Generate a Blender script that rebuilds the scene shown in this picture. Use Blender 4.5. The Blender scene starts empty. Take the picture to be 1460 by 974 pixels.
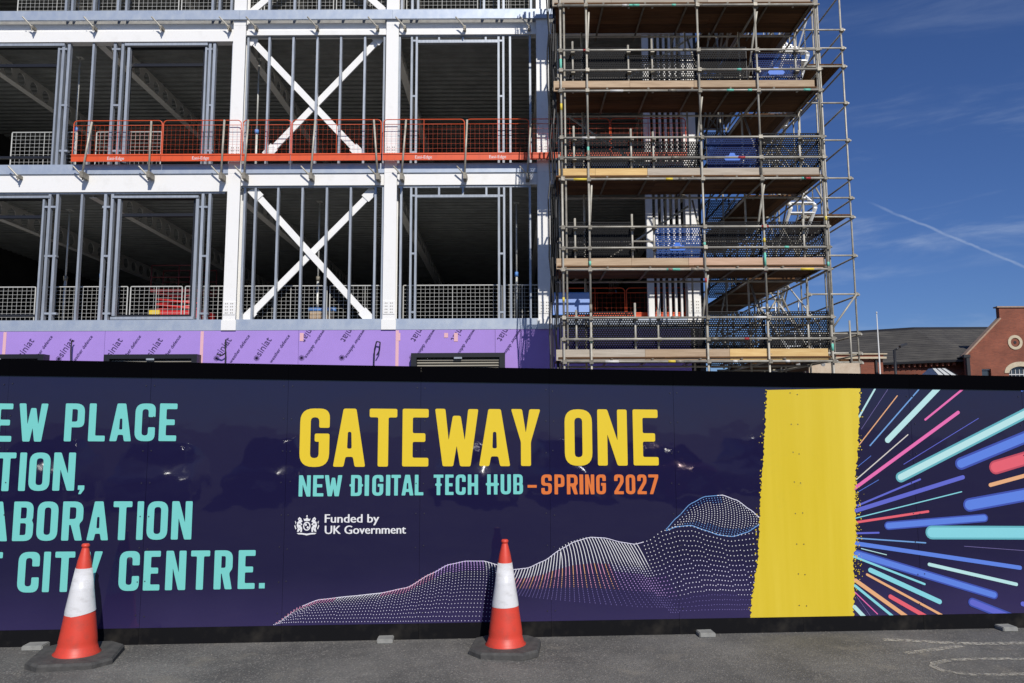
import bpy, bmesh, math, random
from mathutils import Vector, Matrix
from mathutils.geometry import tessellate_polygon
random.seed(7)
R = math.radians
scn = bpy.context.scene
COL = scn.collection

# ------------------------------------------------------------------ camera, sky, sun, exposure
F, CX, CY, HC = 1090.0, 730.0, 487.0, 1.90          # focal length and centre in photo pixels, eye height
PITCH, ROLL = R(6.44), R(-0.25)
cam = bpy.data.objects.new('camera', bpy.data.cameras.new('camera'))
COL.objects.link(cam); scn.camera = cam
CM = Matrix.Rotation(R(90) + PITCH, 3, 'X') @ Matrix.Rotation(ROLL, 3, 'Z')
cam.location = (0, 0, HC)
cam.rotation_euler = CM.to_euler()
cam.data.sensor_width = 36; cam.data.lens = 36 * F / 1460
cam.data.clip_end = 3000; cam.data.clip_start = 0.05

def ray(x, y):
    return CM @ Vector(((x - CX) / F, (CY - y) / F, -1))
def onY(x, y, Y):
    r = ray(x, y); return Vector((0, 0, HC)) + r * (Y / r.y)

SUN_EL, SUN_AZ = R(38), R(17)                         # behind the camera, a little to its right
world = bpy.data.worlds.new('World'); scn.world = world; world.use_nodes = True
wn, wl = world.node_tree.nodes, world.node_tree.links
wn.clear()
sky = wn.new('ShaderNodeTexSky'); sky.sky_type = 'NISHITA'; sky.sun_disc = False
sky.sun_elevation = SUN_EL; sky.sun_rotation = math.pi - SUN_AZ
sky.air_density = 1.0; sky.dust_density = 0.35; sky.ozone_density = 2.6; sky.altitude = 60
bg = wn.new('ShaderNodeBackground'); bg.inputs[1].default_value = 0.085
wo = wn.new('ShaderNodeOutputWorld')
tc = wn.new('ShaderNodeTexCoord')
def wmath(op, a, b=None, c=None):
    n = wn.new('ShaderNodeMath'); n.operation = op
    for i, v in enumerate((a, b, c)):
        if v is None: continue
        if isinstance(v, (int, float)): n.inputs[i].default_value = v
        else: wl.new(v, n.inputs[i])
    return n.outputs[0]
def wdot(vec):
    n = wn.new('ShaderNodeVectorMath'); n.operation = 'DOT_PRODUCT'
    wl.new(tc.outputs['Generated'], n.inputs[0]); n.inputs[1].default_value = vec
    return n.outputs['Value']
def wmap(v, a, b, c, d):
    n = wn.new('ShaderNodeMapRange'); n.interpolation_type = 'SMOOTHSTEP'
    wl.new(v, n.inputs[0])
    for i, q in enumerate((a, b, c, d)): n.inputs[i + 1].default_value = q
    return n.outputs[0]
# thin cirrus, stretched along the horizon
mp = wn.new('ShaderNodeMapping'); mp.inputs['Scale'].default_value = (1.6, 1.6, 9.0)
mp.inputs['Rotation'].default_value = (0.05, 0.12, 0.3)
wl.new(tc.outputs['Generated'], mp.inputs[0])
nz = wn.new('ShaderNodeTexNoise'); nz.inputs['Scale'].default_value = 2.4; nz.inputs['Detail'].default_value = 9
nz.inputs['Roughness'].default_value = 0.6; nz.inputs['Distortion'].default_value = 0.4
wl.new(mp.outputs[0], nz.inputs['Vector'])
cir = wmap(nz.outputs['Fac'], 0.47, 0.80, 0, 0.5)
sep = wn.new('ShaderNodeSeparateXYZ'); wl.new(tc.outputs['Generated'], sep.inputs[0])
cir = wmath('MULTIPLY', cir, wmap(sep.outputs['Z'], 0.03, 0.12, 0.8, 1.1))
cir = wmath('MULTIPLY', cir, wmap(sep.outputs['Z'], 0.18, 0.46, 1.0, 0.22))
# an old contrail: a straight line across the sky
d1, d2 = ray(1232, 286).normalized(), ray(1462, 381).normalized()
nrm = d1.cross(d2).normalized()
nz2 = wn.new('ShaderNodeTexNoise'); nz2.inputs['Scale'].default_value = 60; nz2.inputs['Detail'].default_value = 4
wl.new(tc.outputs['Generated'], nz2.inputs['Vector'])
wob = wmath('MULTIPLY_ADD', nz2.outputs['Fac'], 0.004, -0.002)
dist = wmath('ABSOLUTE', wmath('ADD', wdot(nrm), wob))
trail = wmap(dist, 0.0002, 0.0021, 0.34, 0.0)
trail = wmath('MULTIPLY', trail, wmap(wdot((d2 - d1).normalized()), (d2 - d1).normalized().dot(d1), (d2 - d1).normalized().dot(d1) + 0.04, 0, 1))
trail = wmath('MULTIPLY', trail, wmap(nz2.outputs['Fac'], 0.3, 0.6, 0.5, 1.0))
fac = wmath('ADD', cir, trail)
mx = wn.new('ShaderNodeMix'); mx.data_type = 'RGBA'
tint = wn.new('ShaderNodeMix'); tint.data_type = 'RGBA'; tint.blend_type = 'MULTIPLY'; tint.inputs[0].default_value = 1
wl.new(sky.outputs[0], tint.inputs[6]); tint.inputs[7].default_value = (0.42, 0.575, 0.93, 1)      # deep, clear April blue
wl.new(fac, mx.inputs[0]); wl.new(tint.outputs[2], mx.inputs[6]); mx.inputs[7].default_value = (5.2, 6.3, 8.4, 1)
wl.new(mx.outputs[2], bg.inputs[0]); wl.new(bg.outputs[0], wo.inputs[0])

sl = bpy.data.lights.new('sun', 'SUN'); sl.energy = 4.1; sl.angle = R(0.53); sl.color = (1.0, 0.955, 0.89)
so = bpy.data.objects.new('sun', sl); COL.objects.link(so)
sdir = Vector((math.sin(SUN_AZ) * math.cos(SUN_EL), -math.cos(SUN_AZ) * math.cos(SUN_EL), math.sin(SUN_EL)))
so.rotation_euler = sdir.to_track_quat('Z', 'Y').to_euler(); so.location = sdir * 60
scn.view_settings.view_transform = 'Standard'; scn.view_settings.look = 'None'
scn.view_settings.exposure = 0.0; scn.view_settings.gamma = 1.0
scn.cycles.max_bounces = 6; scn.cycles.diffuse_bounces = 3; scn.cycles.transparent_max_bounces = 16

# ------------------------------------------------------------------ materials
MATS = {}
def mat(name, col, rough=0.5, metal=0.0, var=None, vscale=6.0, vstretch=(1, 1, 1), bump=0.0, bscale=40.0,
        spec=0.5, obj_random=0.0, contrast=(0.35, 0.7), coords='Object', bstretch=(1, 1, 1)):
    m = bpy.data.materials.new(name); m.use_nodes = True
    n, l = m.node_tree.nodes, m.node_tree.links
    b = n['Principled BSDF']
    b.inputs['Roughness'].default_value = rough; b.inputs['Metallic'].default_value = metal
    b.inputs['Specular IOR Level'].default_value = spec
    c = (*col, 1); b.inputs['Base Color'].default_value = c
    t = n.new('ShaderNodeTexCoord'); out = None
    if var is not None:
        mp = n.new('ShaderNodeMapping'); mp.inputs['Scale'].default_value = vstretch
        l.new(t.outputs[coords], mp.inputs[0])
        if obj_random:
            oi = n.new('ShaderNodeObjectInfo'); cx = n.new('ShaderNodeCombineXYZ')
            mu = n.new('ShaderNodeMath'); mu.operation = 'MULTIPLY'; mu.inputs[1].default_value = 37.0
            l.new(oi.outputs['Random'], mu.inputs[0])
            for i in range(3): l.new(mu.outputs[0], cx.inputs[i])
            l.new(cx.outputs[0], mp.inputs['Location'])
        nz = n.new('ShaderNodeTexNoise'); nz.inputs['Scale'].default_value = vscale; nz.inputs['Detail'].default_value = 7
        nz.inputs['Roughness'].default_value = 0.62
        l.new(mp.outputs[0], nz.inputs['Vector'])
        rp = n.new('ShaderNodeMapRange'); rp.inputs[1].default_value = contrast[0]; rp.inputs[2].default_value = contrast[1]
        l.new(nz.outputs['Fac'], rp.inputs[0])
        mx = n.new('ShaderNodeMix'); mx.data_type = 'RGBA'
        mx.inputs[6].default_value = c; mx.inputs[7].default_value = (*var, 1)
        l.new(rp.outputs[0], mx.inputs[0]); out = mx.outputs[2]
        if obj_random:
            hs = n.new('ShaderNodeHueSaturation')
            mr = n.new('ShaderNodeMapRange'); mr.inputs[3].default_value = 1 - obj_random; mr.inputs[4].default_value = 1 + obj_random
            l.new(oi.outputs['Random'], mr.inputs[0]); l.new(mr.outputs[0], hs.inputs['Value'])
            l.new(out, hs.inputs['Color']); out = hs.outputs[0]
        l.new(out, b.inputs['Base Color'])
    if bump:
        mp2 = n.new('ShaderNodeMapping'); mp2.inputs['Scale'].default_value = bstretch
        l.new(t.outputs[coords], mp2.inputs[0])
        nb = n.new('ShaderNodeTexNoise'); nb.inputs['Scale'].default_value = bscale; nb.inputs['Detail'].default_value = 5
        l.new(mp2.outputs[0], nb.inputs['Vector'])
        bp = n.new('ShaderNodeBump'); bp.inputs['Strength'].default_value = 1.0; bp.inputs['Distance'].default_value = bump
        l.new(nb.outputs['Fac'], bp.inputs['Height']); l.new(bp.outputs[0], b.inputs['Normal'])
    MATS[name] = m
    return m
M = MATS
mat('white_steel', (0.84, 0.83, 0.80), 0.42, var=(0.72, 0.71, 0.67), vscale=3, contrast=(0.55, 0.9), bump=0.0006, bscale=60)
mat('galv_stud', (0.41, 0.44, 0.48), 0.42, 0.25, var=(0.29, 0.325, 0.37), vscale=7, vstretch=(3, 3, .4), obj_random=0.12)
mat('galv_edge', (0.36, 0.42, 0.52), 0.45, 0.3, var=(0.47, 0.52, 0.58), vscale=3, vstretch=(1.6, 1, 1.2))
mat('deck_steel', (0.30, 0.31, 0.30), 0.5, 0.2, var=(0.20, 0.21, 0.20), vscale=2)
mat('primer_beam', (0.82, 0.80, 0.75), 0.5, var=(0.72, 0.70, 0.65), vscale=2)
mat('light_block', (0.055, 0.055, 0.055), 0.9, var=(0.035, 0.035, 0.035), vscale=1)  # for the added closures that keep light out of the frame
mat('concrete', (0.36, 0.355, 0.33), 0.9, var=(0.25, 0.245, 0.23), vscale=6, bump=0.002, bscale=60)
mat('concrete_foot', (0.30, 0.30, 0.275), 0.9, var=(0.21, 0.21, 0.195), vscale=9, bump=0.002, bscale=60)
mat('black_frame', (0.012, 0.012, 0.014), 0.4)
mat('louvre', (0.30, 0.28, 0.23), 0.5)
mat('purple_board', (0.36, 0.235, 0.61), 0.8, spec=.25, var=(0.395, 0.255, 0.66), vscale=1.2, bump=0.0008, bscale=120)
mat('board_ink', (0.055, 0.03, 0.12), 0.8)
mat('sealant', (0.72, 0.42, 0.46), 0.7)
mat('orange_rail', (0.70, 0.088, 0.018), 0.5, var=(0.52, 0.065, 0.022), vscale=5, contrast=(0.5, 0.8))
mat('white_wire', (0.52, 0.52, 0.49), 0.5)
mat('tube', (0.46, 0.435, 0.37), 0.45, 0.1, var=(0.29, 0.265, 0.21), vscale=5, vstretch=(1, 1, 1), obj_random=0.2, bump=0.0006, bscale=90)
mat('tube_shaded', (0.17, 0.145, 0.105), 0.6, 0.1, var=(0.09, 0.07, 0.05), vscale=6)  # same tubes, with the shade under the decks put into the colour
mat('tube_green', (0.30, 0.36, 0.30), 0.45, 0.3, var=(0.20, 0.25, 0.2), vscale=6)
mat('coupler', (0.30, 0.275, 0.22), 0.5, 0.2, var=(0.17, 0.15, 0.115), vscale=20)
mat('band_red', (0.36, 0.035, 0.035), 0.6); mat('band_green', (0.16, 0.55, 0.42), 0.6)
mat('band_yellow', (0.72, 0.55, 0.06), 0.6); mat('band_white', (0.65, 0.64, 0.6), 0.6)
WS = (0.7, 9, 9)
mat('wood_tan', (0.50, 0.37, 0.24), 0.8, var=(0.36, 0.25, 0.155), vscale=3, vstretch=WS, obj_random=0.12, bump=0.0015, bscale=14, bstretch=WS)
mat('wood_gold', (0.72, 0.50, 0.21), 0.75, var=(0.58, 0.36, 0.13), vscale=3, vstretch=WS, obj_random=0.08, bump=0.001, bscale=14, bstretch=WS)
mat('wood_grey', (0.46, 0.40, 0.32), 0.85, var=(0.34, 0.29, 0.225), vscale=3, vstretch=WS, obj_random=0.1, bump=0.0015, bscale=14, bstretch=WS)
mat('wood_pink', (0.54, 0.36, 0.25), 0.8, var=(0.42, 0.27, 0.175), vscale=3, vstretch=WS, obj_random=0.1, bump=0.0015, bscale=14, bstretch=WS)
mat('wood_deck', (0.135, 0.066, 0.028), 0.85, spec=.2, var=(0.06, 0.03, 0.014), vscale=2.4, vstretch=WS, obj_random=0.35, bump=0.0015, bscale=14, bstretch=WS)
mat('plywood', (0.55, 0.46, 0.35), 0.8, var=(0.45, 0.35, 0.25), vscale=5)
mat('cable_black', (0.012, 0.012, 0.012), 0.5)
mat('cone_red', (0.64, 0.055, 0.03), 0.48, var=(0.40, 0.06, 0.04), vscale=11, contrast=(.48, .82), bump=0.0008, bscale=18)
mat('cone_white', (0.68, 0.68, 0.68), 0.33, var=(0.45, 0.44, 0.43), vscale=10, vstretch=(1, 1, 2.5), contrast=(0.5, 0.85), bump=0.0012, bscale=25)
mat('rubber', (0.045, 0.044, 0.042), 0.85, var=(0.085, 0.082, 0.076), vscale=14, bump=0.002, bscale=70)
mat('skirt_black', (0.0075, 0.0075, 0.0085), 0.6, spec=0.06, var=(0.032, 0.029, 0.025), vscale=4, contrast=(.5, .85))
mat('cap_black', (0.0022, 0.0022, 0.003), 0.6, spec=0.0)
mat('red_machine', (0.55, 0.03, 0.03), 0.4); mat('red_shaded', (0.13, 0.012, 0.014), 0.5); mat('yellow_machine', (0.75, 0.55, 0.05), 0.4)  # darker red has the dim interior's shade put into the lift platform's colour
mat('blue_board', (0.12, 0.30, 0.70), 0.6)
mat('prop_steel', (0.62, 0.62, 0.58), 0.45, 0.2)
mat('red_cap', (0.6, 0.04, 0.05), 0.6)
mat('lamp_black', (0.02, 0.02, 0.022), 0.4)
mat('flag_white', (0.60, 0.60, 0.58), 0.4)
mat('stone_trim', (0.55, 0.47, 0.33), 0.8, var=(0.43, 0.36, 0.25), vscale=8)
mat('coping_stone', (0.40, 0.28, 0.20), 0.85, var=(0.30, 0.2, 0.14), vscale=4)
mat('glass', (0.035, 0.045, 0.055), 0.08, spec=0.8)
mat('glass_roof', (0.60, 0.61, 0.58), 0.3)
mat('gutter', (0.015, 0.015, 0.016), 0.5)

def pattern_brick(name, c1, c2, mortar, scale, bw=0.225, rh=0.075, ms=0.01, rough=0.85, bump=0.003):
    m = bpy.data.materials.new(name); m.use_nodes = True
    n, l = m.node_tree.nodes, m.node_tree.links; b = n['Principled BSDF']; b.inputs['Roughness'].default_value = rough
    t = n.new('ShaderNodeTexCoord'); sp = n.new('ShaderNodeSeparateXYZ'); cb = n.new('ShaderNodeCombineXYZ')
    l.new(t.outputs['Object'], sp.inputs[0]); ad = n.new('ShaderNodeMath'); l.new(sp.outputs[0], ad.inputs[0]); l.new(sp.outputs[1], ad.inputs[1])
    l.new(ad.outputs[0], cb.inputs[0]); l.new(sp.outputs[2], cb.inputs[1])
    k = n.new('ShaderNodeTexBrick'); k.inputs['Scale'].default_value = scale
    k.inputs['Brick Width'].default_value = bw; k.inputs['Row Height'].default_value = rh; k.inputs['Mortar Size'].default_value = ms
    k.inputs['Color1'].default_value = (*c1, 1); k.inputs['Color2'].default_value = (*c2, 1); k.inputs['Mortar'].default_value = (*mortar, 1)
    l.new(cb.outputs[0], k.inputs[0])
    nz = n.new('ShaderNodeTexNoise'); nz.inputs['Scale'].default_value = 0.9; nz.inputs['Detail'].default_value = 8; l.new(t.outputs['Object'], nz.inputs[0])
    mr = n.new('ShaderNodeMapRange'); mr.inputs[1].default_value = .3; mr.inputs[2].default_value = .7; mr.inputs[3].default_value = 0.78; mr.inputs[4].default_value = 1.2
    l.new(nz.outputs['Fac'], mr.inputs[0]); hs = n.new('ShaderNodeHueSaturation'); l.new(mr.outputs[0], hs.inputs['Value'])
    l.new(k.outputs['Color'], hs.inputs['Color']); l.new(hs.outputs[0], b.inputs['Base Color'])
    bp = n.new('ShaderNodeBump'); bp.invert = True; bp.inputs['Distance'].default_value = bump; l.new(k.outputs['Fac'], bp.inputs['Height']); l.new(bp.outputs[0], b.inputs['Normal'])
    M[name] = m
pattern_brick('brick', (0.255, 0.070, 0.036), (0.19, 0.052, 0.029), (0.19, 0.085, 0.055), 1.0)
pattern_brick('slate', (0.085, 0.078, 0.064), (0.058, 0.053, 0.045), (0.024, 0.022, 0.02), 1.0, 0.35, 0.20, 0.012, 0.7, 0.01)

def netting(name, col, cell, wire):
    """hex-like knotted mesh: solid strands, open cells"""
    m = bpy.data.materials.new(name); m.use_nodes = True
    n, l = m.node_tree.nodes, m.node_tree.links; b = n['Principled BSDF']
    b.inputs['Base Color'].default_value = (*col, 1); b.inputs['Roughness'].default_value = 0.6; b.inputs['Specular IOR Level'].default_value = 0.12
    t = n.new('ShaderNodeTexCoord'); sp = n.new('ShaderNodeSeparateXYZ'); cb = n.new('ShaderNodeCombineXYZ')
    l.new(t.outputs['Object'], sp.inputs[0]); ad = n.new('ShaderNodeMath'); l.new(sp.outputs[0], ad.inputs[0]); l.new(sp.outputs[1], ad.inputs[1])
    l.new(ad.outputs[0], cb.inputs[0]); l.new(sp.outputs[2], cb.inputs[1])
    k = n.new('ShaderNodeTexBrick'); k.inputs['Scale'].default_value = 1; k.inputs['Brick Width'].default_value = cell
    k.inputs['Row Height'].default_value = cell * 0.86; k.inputs['Mortar Size'].default_value = wire; k.inputs['Mortar Smooth'].default_value = 0
    l.new(cb.outputs[0], k.inputs[0])
    tr = n.new('ShaderNodeBsdfTransparent'); ms = n.new('ShaderNodeMixShader')
    l.new(k.outputs['Fac'], ms.inputs[0]); l.new(tr.outputs[0], ms.inputs[1]); l.new(b.outputs[0], ms.inputs[2])
    l.new(ms.outputs[0], n['Material Output'].inputs['Surface'])
    M[name] = m
netting('net_black', (0.007, 0.007, 0.008), 0.055, 0.0135)
netting('net_blue', (0.007, 0.022, 0.10), 0.055, 0.012); netting('net_mid', (0.03, 0.07, 0.22), 0.055, 0.012)
netting('net_pale', (0.30, 0.42, 0.75), 0.08, 0.034)
mat('blue_logo', (0.02, 0.14, 0.60), 0.5)

# asphalt: aggregate speckle, oil and dust blotches
def asphalt():
    m = bpy.data.materials.new('asphalt'); m.use_nodes = True
    n, l = m.node_tree.nodes, m.node_tree.links; b = n['Principled BSDF']; b.inputs['Roughness'].default_value = 0.88
    t = n.new('ShaderNodeTexCoord')
    def nz(s, d, r=.6):
        k = n.new('ShaderNodeTexNoise'); k.inputs['Scale'].default_value = s; k.inputs['Detail'].default_value = d; k.inputs['Roughness'].default_value = r
        l.new(t.outputs['Object'], k.inputs[0]); return k.outputs['Fac']
    def mr(v, a, b_, c, d):
        k = n.new('ShaderNodeMapRange'); l.new(v, k.inputs[0])
        for i, q in enumerate((a, b_, c, d)): k.inputs[i + 1].default_value = q
        return k.outputs[0]
    def mix(f, a, b_):
        k = n.new('ShaderNodeMix'); k.data_type = 'RGBA'; l.new(f, k.inputs[0])
        for i, q in ((6, a), (7, b_)):
            if isinstance(q, tuple): k.inputs[i].default_value = (*q, 1)
            else: l.new(q, k.inputs[i])
        return k.outputs[2]
    c = mix(mr(nz(1.1, 6), .38, .62, 0, 1), (0.098, 0.094, 0.086), (0.19, 0.182, 0.164))
    c = mix(mr(nz(5.5, 5, .7), .5, .75, 0, .55), c, (0.19, 0.175, 0.15))
    vo = n.new('ShaderNodeTexVoronoi'); vo.inputs['Scale'].default_value = 95; l.new(t.outputs['Object'], vo.inputs[0])
    hv = n.new('ShaderNodeSeparateColor'); l.new(vo.outputs['Color'], hv.inputs[0])
    c = mix(mr(hv.outputs[0], .8, .93, 0, .65), c, (0.32, 0.30, 0.265))
    c = mix(mr(hv.outputs[1], .6, .85, 0, .4), c, (0.065, 0.064, 0.06))
    c = mix(mr(nz(.35, 4, .5), .5, .62, 0, .35), c, (0.06, 0.06, 0.058)); c = mix(mr(nz(2.3, 3, .5), .6, .72, 0, .5), c, (0.265, 0.24, 0.195))
    c = mix(mr(nz(420, 2), .5, .66, 0, .5), c, (0.055, 0.054, 0.052))
    l.new(c, b.inputs['Base Color'])
    bp = n.new('ShaderNodeBump'); bp.inputs['Distance'].default_value = 0.0035; bp.inputs['Strength'].default_value = 1
    ad = n.new('ShaderNodeMath'); l.new(vo.outputs['Distance'], ad.inputs[0]); l.new(nz(90, 4), ad.inputs[1])
    l.new(ad.outputs[0], bp.inputs['Height']); l.new(bp.outputs[0], b.inputs['Normal'])
    M['asphalt'] = m
asphalt()
def worn(name, col, scale, lo, hi):
    m = bpy.data.materials.new(name); m.use_nodes = True
    n, l = m.node_tree.nodes, m.node_tree.links; b = n['Principled BSDF']; b.inputs['Roughness'].default_value = .85
    b.inputs['Base Color'].default_value = (*col, 1)
    t = n.new('ShaderNodeTexCoord'); k = n.new('ShaderNodeTexNoise'); k.inputs['Scale'].default_value = scale; k.inputs['Detail'].default_value = 8; k.inputs['Roughness'].default_value = .75
    l.new(t.outputs['Object'], k.inputs[0]); r = n.new('ShaderNodeMapRange'); l.new(k.outputs['Fac'], r.inputs[0]); r.inputs[1].default_value = lo; r.inputs[2].default_value = hi
    tr = n.new('ShaderNodeBsdfTransparent'); ms = n.new('ShaderNodeMixShader'); l.new(r.outputs[0], ms.inputs[0]); l.new(tr.outputs[0], ms.inputs[1]); l.new(b.outputs[0], ms.inputs[2])
    l.new(ms.outputs[0], n['Material Output'].inputs['Surface']); M[name] = m
worn('worn_paint', (0.46, 0.43, 0.36), 24, 0.41, 0.60)

# printed vinyl of the hoarding: navy with a paler violet wash low down, slightly wavy sheet
def vinyl():
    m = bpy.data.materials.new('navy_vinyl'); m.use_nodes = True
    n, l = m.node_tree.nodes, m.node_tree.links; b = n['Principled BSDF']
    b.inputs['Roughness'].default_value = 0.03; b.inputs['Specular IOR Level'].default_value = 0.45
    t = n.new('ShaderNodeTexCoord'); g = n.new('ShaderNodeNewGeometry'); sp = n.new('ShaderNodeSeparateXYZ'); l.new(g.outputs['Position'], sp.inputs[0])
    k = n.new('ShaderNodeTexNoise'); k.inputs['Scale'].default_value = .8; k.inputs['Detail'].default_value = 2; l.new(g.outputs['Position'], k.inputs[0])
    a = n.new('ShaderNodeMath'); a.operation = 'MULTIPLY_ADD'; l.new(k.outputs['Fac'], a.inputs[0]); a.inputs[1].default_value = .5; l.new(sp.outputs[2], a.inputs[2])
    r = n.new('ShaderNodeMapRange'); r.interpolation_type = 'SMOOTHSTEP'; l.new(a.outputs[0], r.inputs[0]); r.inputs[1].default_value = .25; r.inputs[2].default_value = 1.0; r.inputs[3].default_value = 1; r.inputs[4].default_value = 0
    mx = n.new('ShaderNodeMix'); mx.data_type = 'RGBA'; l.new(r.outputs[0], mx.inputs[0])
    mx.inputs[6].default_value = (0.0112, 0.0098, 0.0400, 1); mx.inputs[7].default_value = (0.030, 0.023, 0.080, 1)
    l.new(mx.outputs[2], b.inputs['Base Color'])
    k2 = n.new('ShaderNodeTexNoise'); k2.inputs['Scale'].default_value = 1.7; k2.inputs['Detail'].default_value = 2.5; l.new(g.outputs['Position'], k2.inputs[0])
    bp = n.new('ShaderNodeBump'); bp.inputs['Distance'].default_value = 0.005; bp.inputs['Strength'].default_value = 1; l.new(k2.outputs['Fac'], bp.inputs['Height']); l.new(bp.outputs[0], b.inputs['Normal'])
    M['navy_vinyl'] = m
vinyl()
def ink(name, c): mat(name, c, 0.35, spec=0.35)
ink('ink_teal', (0.165, 0.55, 0.50)); ink('ink_yellow', (0.72, 0.52, 0.025)); ink('ink_orange', (0.66, 0.165, 0.035)); ink('ink_white', (0.72, 0.72, 0.72)); ink('ink_pale', (0.74, 0.72, 0.84)); ink('ink_rose', (0.66, 0.30, 0.42)); ink('ink_dim', (0.17, 0.14, 0.36)); ink('ink_lav', (0.50, 0.32, 0.68))
mat('ink_band', (0.62, 0.46, 0.026), 0.2, spec=0.4, var=(0.67, 0.51, 0.045), vscale=1.5, vstretch=(1.2, 1, .06), contrast=(.42, .58))
SC = {'mint': (0.52, 0.82, 0.80), 'aqua': (0.26, 0.70, 0.76), 'aqua_d': (0.14, 0.46, 0.52), 'blue': (0.12, 0.24, 0.76), 'blue_d': (0.055, 0.09, 0.42),
      'peri': (0.13, 0.15, 0.62), 'pink': (0.86, 0.17, 0.45), 'coral': (0.84, 0.13, 0.17), 'coral_d': (0.55, 0.08, 0.12), 'peach': (0.86, 0.45, 0.22), 'lilac': (0.22, 0.18, 0.42), 'cream': (0.75, 0.70, 0.62), 'sky': (0.18, 0.38, 0.72)}
for k_, v_ in SC.items(): ink('ink_' + k_, tuple(q * .82 for q in v_))

# ------------------------------------------------------------------ mesh helpers
WP = {}                                              # world position of each parent (unrotated parents)
def link(o, parent=None, wpos=None):
    COL.objects.link(o)
    if parent is not None: o.parent = parent
    return o
def thing(name, label, cat, loc=(0, 0, 0), group=None, rotz=0):
    o = bpy.data.objects.new(name, None); COL.objects.link(o); o.empty_display_size = 0.2
    o.location = loc; o.rotation_euler = (0, 0, rotz); o['label'] = label; o['category'] = cat
    if group: o['group'] = group
    WP[o.name] = Vector(loc) if not rotz else Vector((0, 0, 0))
    return o
def place(name, me, c, parent=None, rot=(0, 0, 0), label=None):
    """me's vertices are relative to the point c (world, or the local frame of a rotated parent)"""
    o = bpy.data.objects.new(name, me); COL.objects.link(o)
    c = Vector(c)
    if parent is not None:
        o.parent = parent; o.location = c - WP[parent.name]
    else: o.location = c
    o.rotation_euler = rot; WP[o.name] = c
    if label: o['label'] = label
    return o
def tag(o, label, cat, group=None):
    o['label'] = label; o['category'] = cat
    if group: o['group'] = group
    return o
CACHE = {}
def box_mesh(d, m):
    k = ('b', tuple(round(v, 4) for v in d), m)
    if k not in CACHE:
        x, y, z = [v / 2 for v in d]
        vs = [(-x, -y, -z), (x, -y, -z), (x, y, -z), (-x, y, -z), (-x, -y, z), (x, -y, z), (x, y, z), (-x, y, z)]
        me = bpy.data.meshes.new('box'); me.from_pydata(vs, [], [(0, 3, 2, 1), (4, 5, 6, 7), (0, 1, 5, 4), (1, 2, 6, 5), (2, 3, 7, 6), (3, 0, 4, 7)])
        me.materials.append(M[m]); CACHE[k] = me
    return CACHE[k]
def box(name, x0, x1, y0, y1, z0, z1, m, parent=None, label=None):
    return place(name, box_mesh((x1 - x0, y1 - y0, z1 - z0), m), ((x0 + x1) / 2, (y0 + y1) / 2, (z0 + z1) / 2), parent, label=label)
def cyl_mesh(r, L, m, n=10):
    k = ('c', round(r, 4), round(L, 3), m, n)
    if k not in CACHE:
        vs, fs = [], []
        for z in (-L / 2, L / 2):
            for i in range(n): a = 2 * math.pi * i / n; vs.append((r * math.cos(a), r * math.sin(a), z))
        for i in range(n): j = (i + 1) % n; fs.append((i, j, n + j, n + i))
        fs.append(tuple(range(n))[::-1]); fs.append(tuple(range(n, 2 * n)))
        me = bpy.data.meshes.new('tube'); me.from_pydata(vs, [], fs)
        for p in me.polygons: p.use_smooth = len(p.vertices) == 4
        me.materials.append(M[m]); CACHE[k] = me
    return CACHE[k]
def tube(name, a, b, r, m, parent=None, n=10, label=None):
    a, b = Vector(a), Vector(b); d = b - a
    o = place(name, cyl_mesh(r, d.length, m, n), (a + b) / 2, parent, label=label)
    o.rotation_euler = d.to_track_quat('Z', 'Y').to_euler()
    return o
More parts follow.
